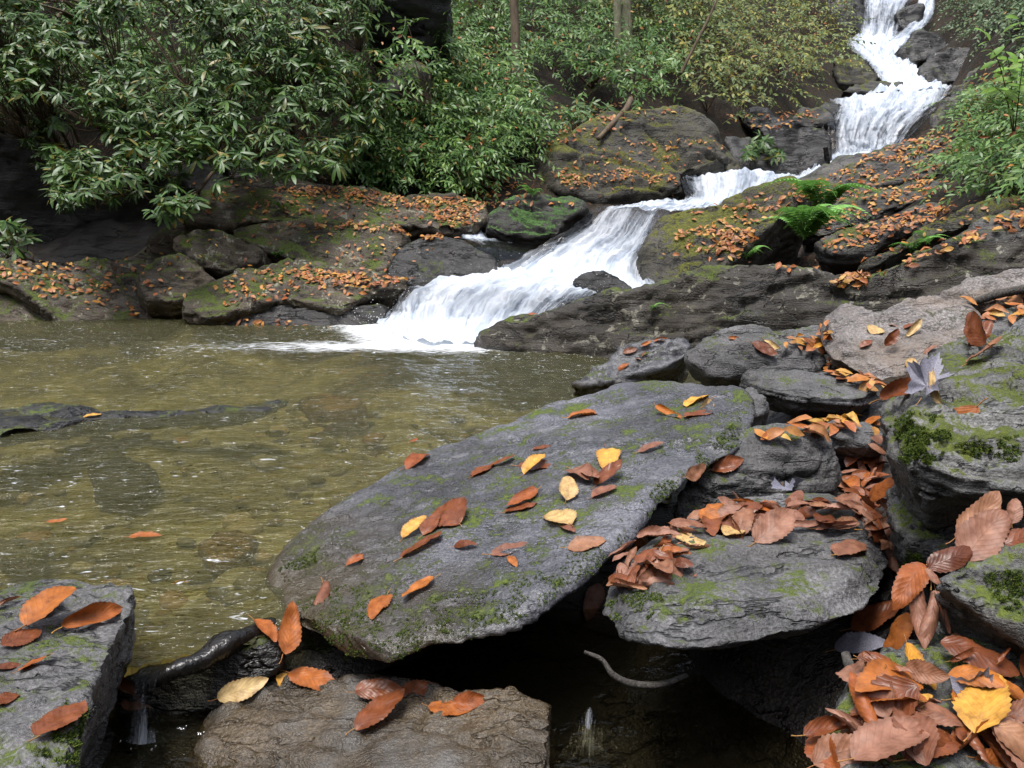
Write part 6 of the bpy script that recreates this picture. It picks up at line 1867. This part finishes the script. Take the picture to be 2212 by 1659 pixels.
tree('slim brown tree trunk with dark bark in the upper middle', 1105, 175, 13.4, 0.075, B_TRUNK, (-0.25, 0.5), seed=1)
tree('pale mossy trunk, left of the two standing together', 1326, 140, 15.6, 0.075, B_PALE, (0.3, 0.3), seed=2)
tree('pale mossy trunk, thicker right one of the pair', 1356, 150, 16.4, 0.105, B_PALE, (0.0, 0.6), seed=3)
wood('leaning_sapling', 'thin bare leaning stem among the yellowish bushes',
     [P(1470, 160, 14.6), P(1500, 100, 14.7), P(1535, 30, 14.9), P(1565, -40, 15.1)], [0.03, 0.026, 0.022, 0.018], B_STEM, cat='stem')

# ------------------------------------------------------------------ moss cushions
def moss():
    rg = np.random.default_rng(77)
    a = Acc()
    t = NT('moss_tuft')
    r = t.n('NewGeometry').outputs['Random Per Island']
    mm = t.done(t.pbsdf(t.ramp(r, [(0, (0.015, 0.03, 0.006)), (0.4, (0.04, 0.07, 0.011)), (0.75, (0.085, 0.12, 0.016)), (1, (0.13, 0.15, 0.02))]), 0.8, 0.2).outputs[0])
    bl = np.array([(-0.18, 0, 0), (0.18, 0, 0), (0.1, 0.25, 0.8), (-0.05, 0.3, 1.0)])
    base = Acc()
    for k in range(6):
        m = Matrix.Rotation(k * 1.05 + 0.3, 4, 'Z') @ Matrix.Rotation(-0.5 + 0.2 * (k % 3), 4, 'X')
        base.inst(bl, np.array([[0, 1, 2, 3]]), [np.array(m)])
    bv, bf = np.concatenate(base.v), np.concatenate(base.f)
    ms = []
    for poly, n, sz in [
      ([(650, 1380), (760, 1330), (900, 1290), (1040, 1280), (1150, 1230), (1250, 1190), (1340, 1120), (1365, 1150), (1280, 1240), (1140, 1330), (980, 1395), (830, 1432), (700, 1425)], 1500, 0.0075),
      ([(640, 1300), (760, 1260), (860, 1250), (850, 1330), (700, 1380)], 500, 0.007),
      ([(1380, 1080), (1500, 985), (1600, 900), (1610, 950), (1500, 1030), (1400, 1120)], 700, 0.0075),
      ([(600, 1230), (690, 1180), (720, 1190), (620, 1260)], 260, 0.007),
      ([(1300, 1300), (1400, 1270), (1440, 1290), (1400, 1340), (1310, 1340)], 350, 0.0075),
      ([(1905, 930), (1960, 890), (2040, 900), (2060, 960), (1990, 1020), (1930, 985)], 1300, 0.008),
      ([(2060, 960), (2200, 940), (2212, 1000), (2100, 990)], 350, 0.007),
      ([(1925, 1180), (2000, 1200), (1990, 1260), (1930, 1250)], 380, 0.009),
      ([(2120, 1240), (2212, 1230), (2212, 1330), (2150, 1310)], 240, 0.007),
      ([(150, 1500), (190, 1530), (165, 1659), (60, 1659), (120, 1560)], 420, 0.008),
      ([(1350, 1010), (1450, 960), (1470, 970), (1370, 1040)], 160, 0.006)]:
        nz = rg.uniform(0, 50)
        for (x, y) in in_poly(poly, int(n * 2.2), rg):
            if fbm(np.array([[x * 0.022, y * 0.03, nz]]), 3)[0] < -0.02: continue
            h = hit_px(x, y)
            if h[0] is None or h[3] > 4: continue
            sz_ = sz * 0.62
            ms.append(frame_mat(np.array(h[0]) - np.array(h[1]) * 0.0015, np.array(h[1]) + [0, 0, 0.5], rg.normal(size=3), sz_ * rg.uniform(0.5, 1.3)))
    a.inst(bv, bf, ms)
    tag(link('moss', a.mesh('moss', mm, False)), 'bright green moss cushions on the near rocks', kind='stuff')


moss()


def bubbles():
    rg = np.random.default_rng(78)
    b = bmesh.new(); bmesh.ops.create_icosphere(b, subdivisions=2, radius=1.0)
    v = np.array([q.co[:] for q in b.verts]); f = np.array([[q.index for q in fc.verts] for fc in b.faces]); b.free()
    ms = []
    for (x, y, n, sp) in [(392, 1572, 14, 7), (436, 1584, 7, 5), (300, 1606, 14, 14), (455, 1602, 5, 5)]:
        for _ in range(n):
            p = on_plane(x + rg.normal(0, sp), y + rg.normal(0, sp * 0.5), np.array([0, 0, -0.133]), np.array([0, 0, 1.0]))
            ms.append(frame_mat(p, (0, 0, 1), rg.normal(size=3), rg.uniform(0.0012, 0.004)))
    a = Acc(); a.inst(v, f, ms)
    t = NT('bubble'); gl = t.n('BsdfGlossy'); gl.inputs['Roughness'].default_value = 0.08
    tr = t.n('BsdfTransparent'); mx = t.n('MixShader'); mx.inputs[0].default_value = 0.3
    t.l(tr.outputs[0], mx.inputs[1]); t.l(gl.outputs[0], mx.inputs[2])
    tag(link('bubbles', a.mesh('bubbles', t.done(mx.outputs[0]))), 'small bubbles on the outflow water', kind='stuff')


bubbles()

# ------------------------------------------------------------------ spray of droplets and foam flecks
def spray_drops():
    rg = np.random.default_rng(9)
    ov = np.array([(1, 0, 0), (-1, 0, 0), (0, 1, 0), (0, -1, 0), (0, 0, 1), (0, 0, -1)], float)
    of = np.array([(0, 2, 4), (2, 1, 4), (1, 3, 4), (3, 0, 4), (2, 0, 5), (1, 2, 5), (3, 1, 5), (0, 3, 5)])
    ms = []
    nu, nv = g_low.shape[:2]
    for _ in range(260):
        i, j = rg.integers(nu), rg.integers(nv)
        if rg.uniform() < 0.5: j = int(rg.choice([rg.integers(0, 12), rg.integers(nv - 12, nv)]))
        p = g_low[i, j] + rg.normal(0, 0.05, 3) + np.array([0, -0.02, abs(rg.normal(0, 0.07))])
        ms.append(frame_mat(p, rg.normal(size=3), rg.normal(size=3), rg.uniform(0.0015, 0.004)))
    for _ in range(160):
        a, b = foot[0], foot[1]
        p = a + (b - a) * rg.uniform(-0.2, 1) + rg.normal(0, 0.1, 3) * [1.5, 1, 0] + np.array([-0.1, -0.05, abs(rg.normal(0, 0.1))])
        ms.append(frame_mat(p, rg.normal(size=3), rg.normal(size=3), rg.uniform(0.0015, 0.0045)))
    a = Acc(); a.inst(ov, of, ms)
    t = NT('droplet'); m = t.done(t.pbsdf((0.88, 0.91, 0.95), 0.4, 0.5).outputs[0])
    tag(link('spray', a.mesh('spray', m)), 'fine white spray thrown up by the cascade', kind='stuff')


spray_drops()
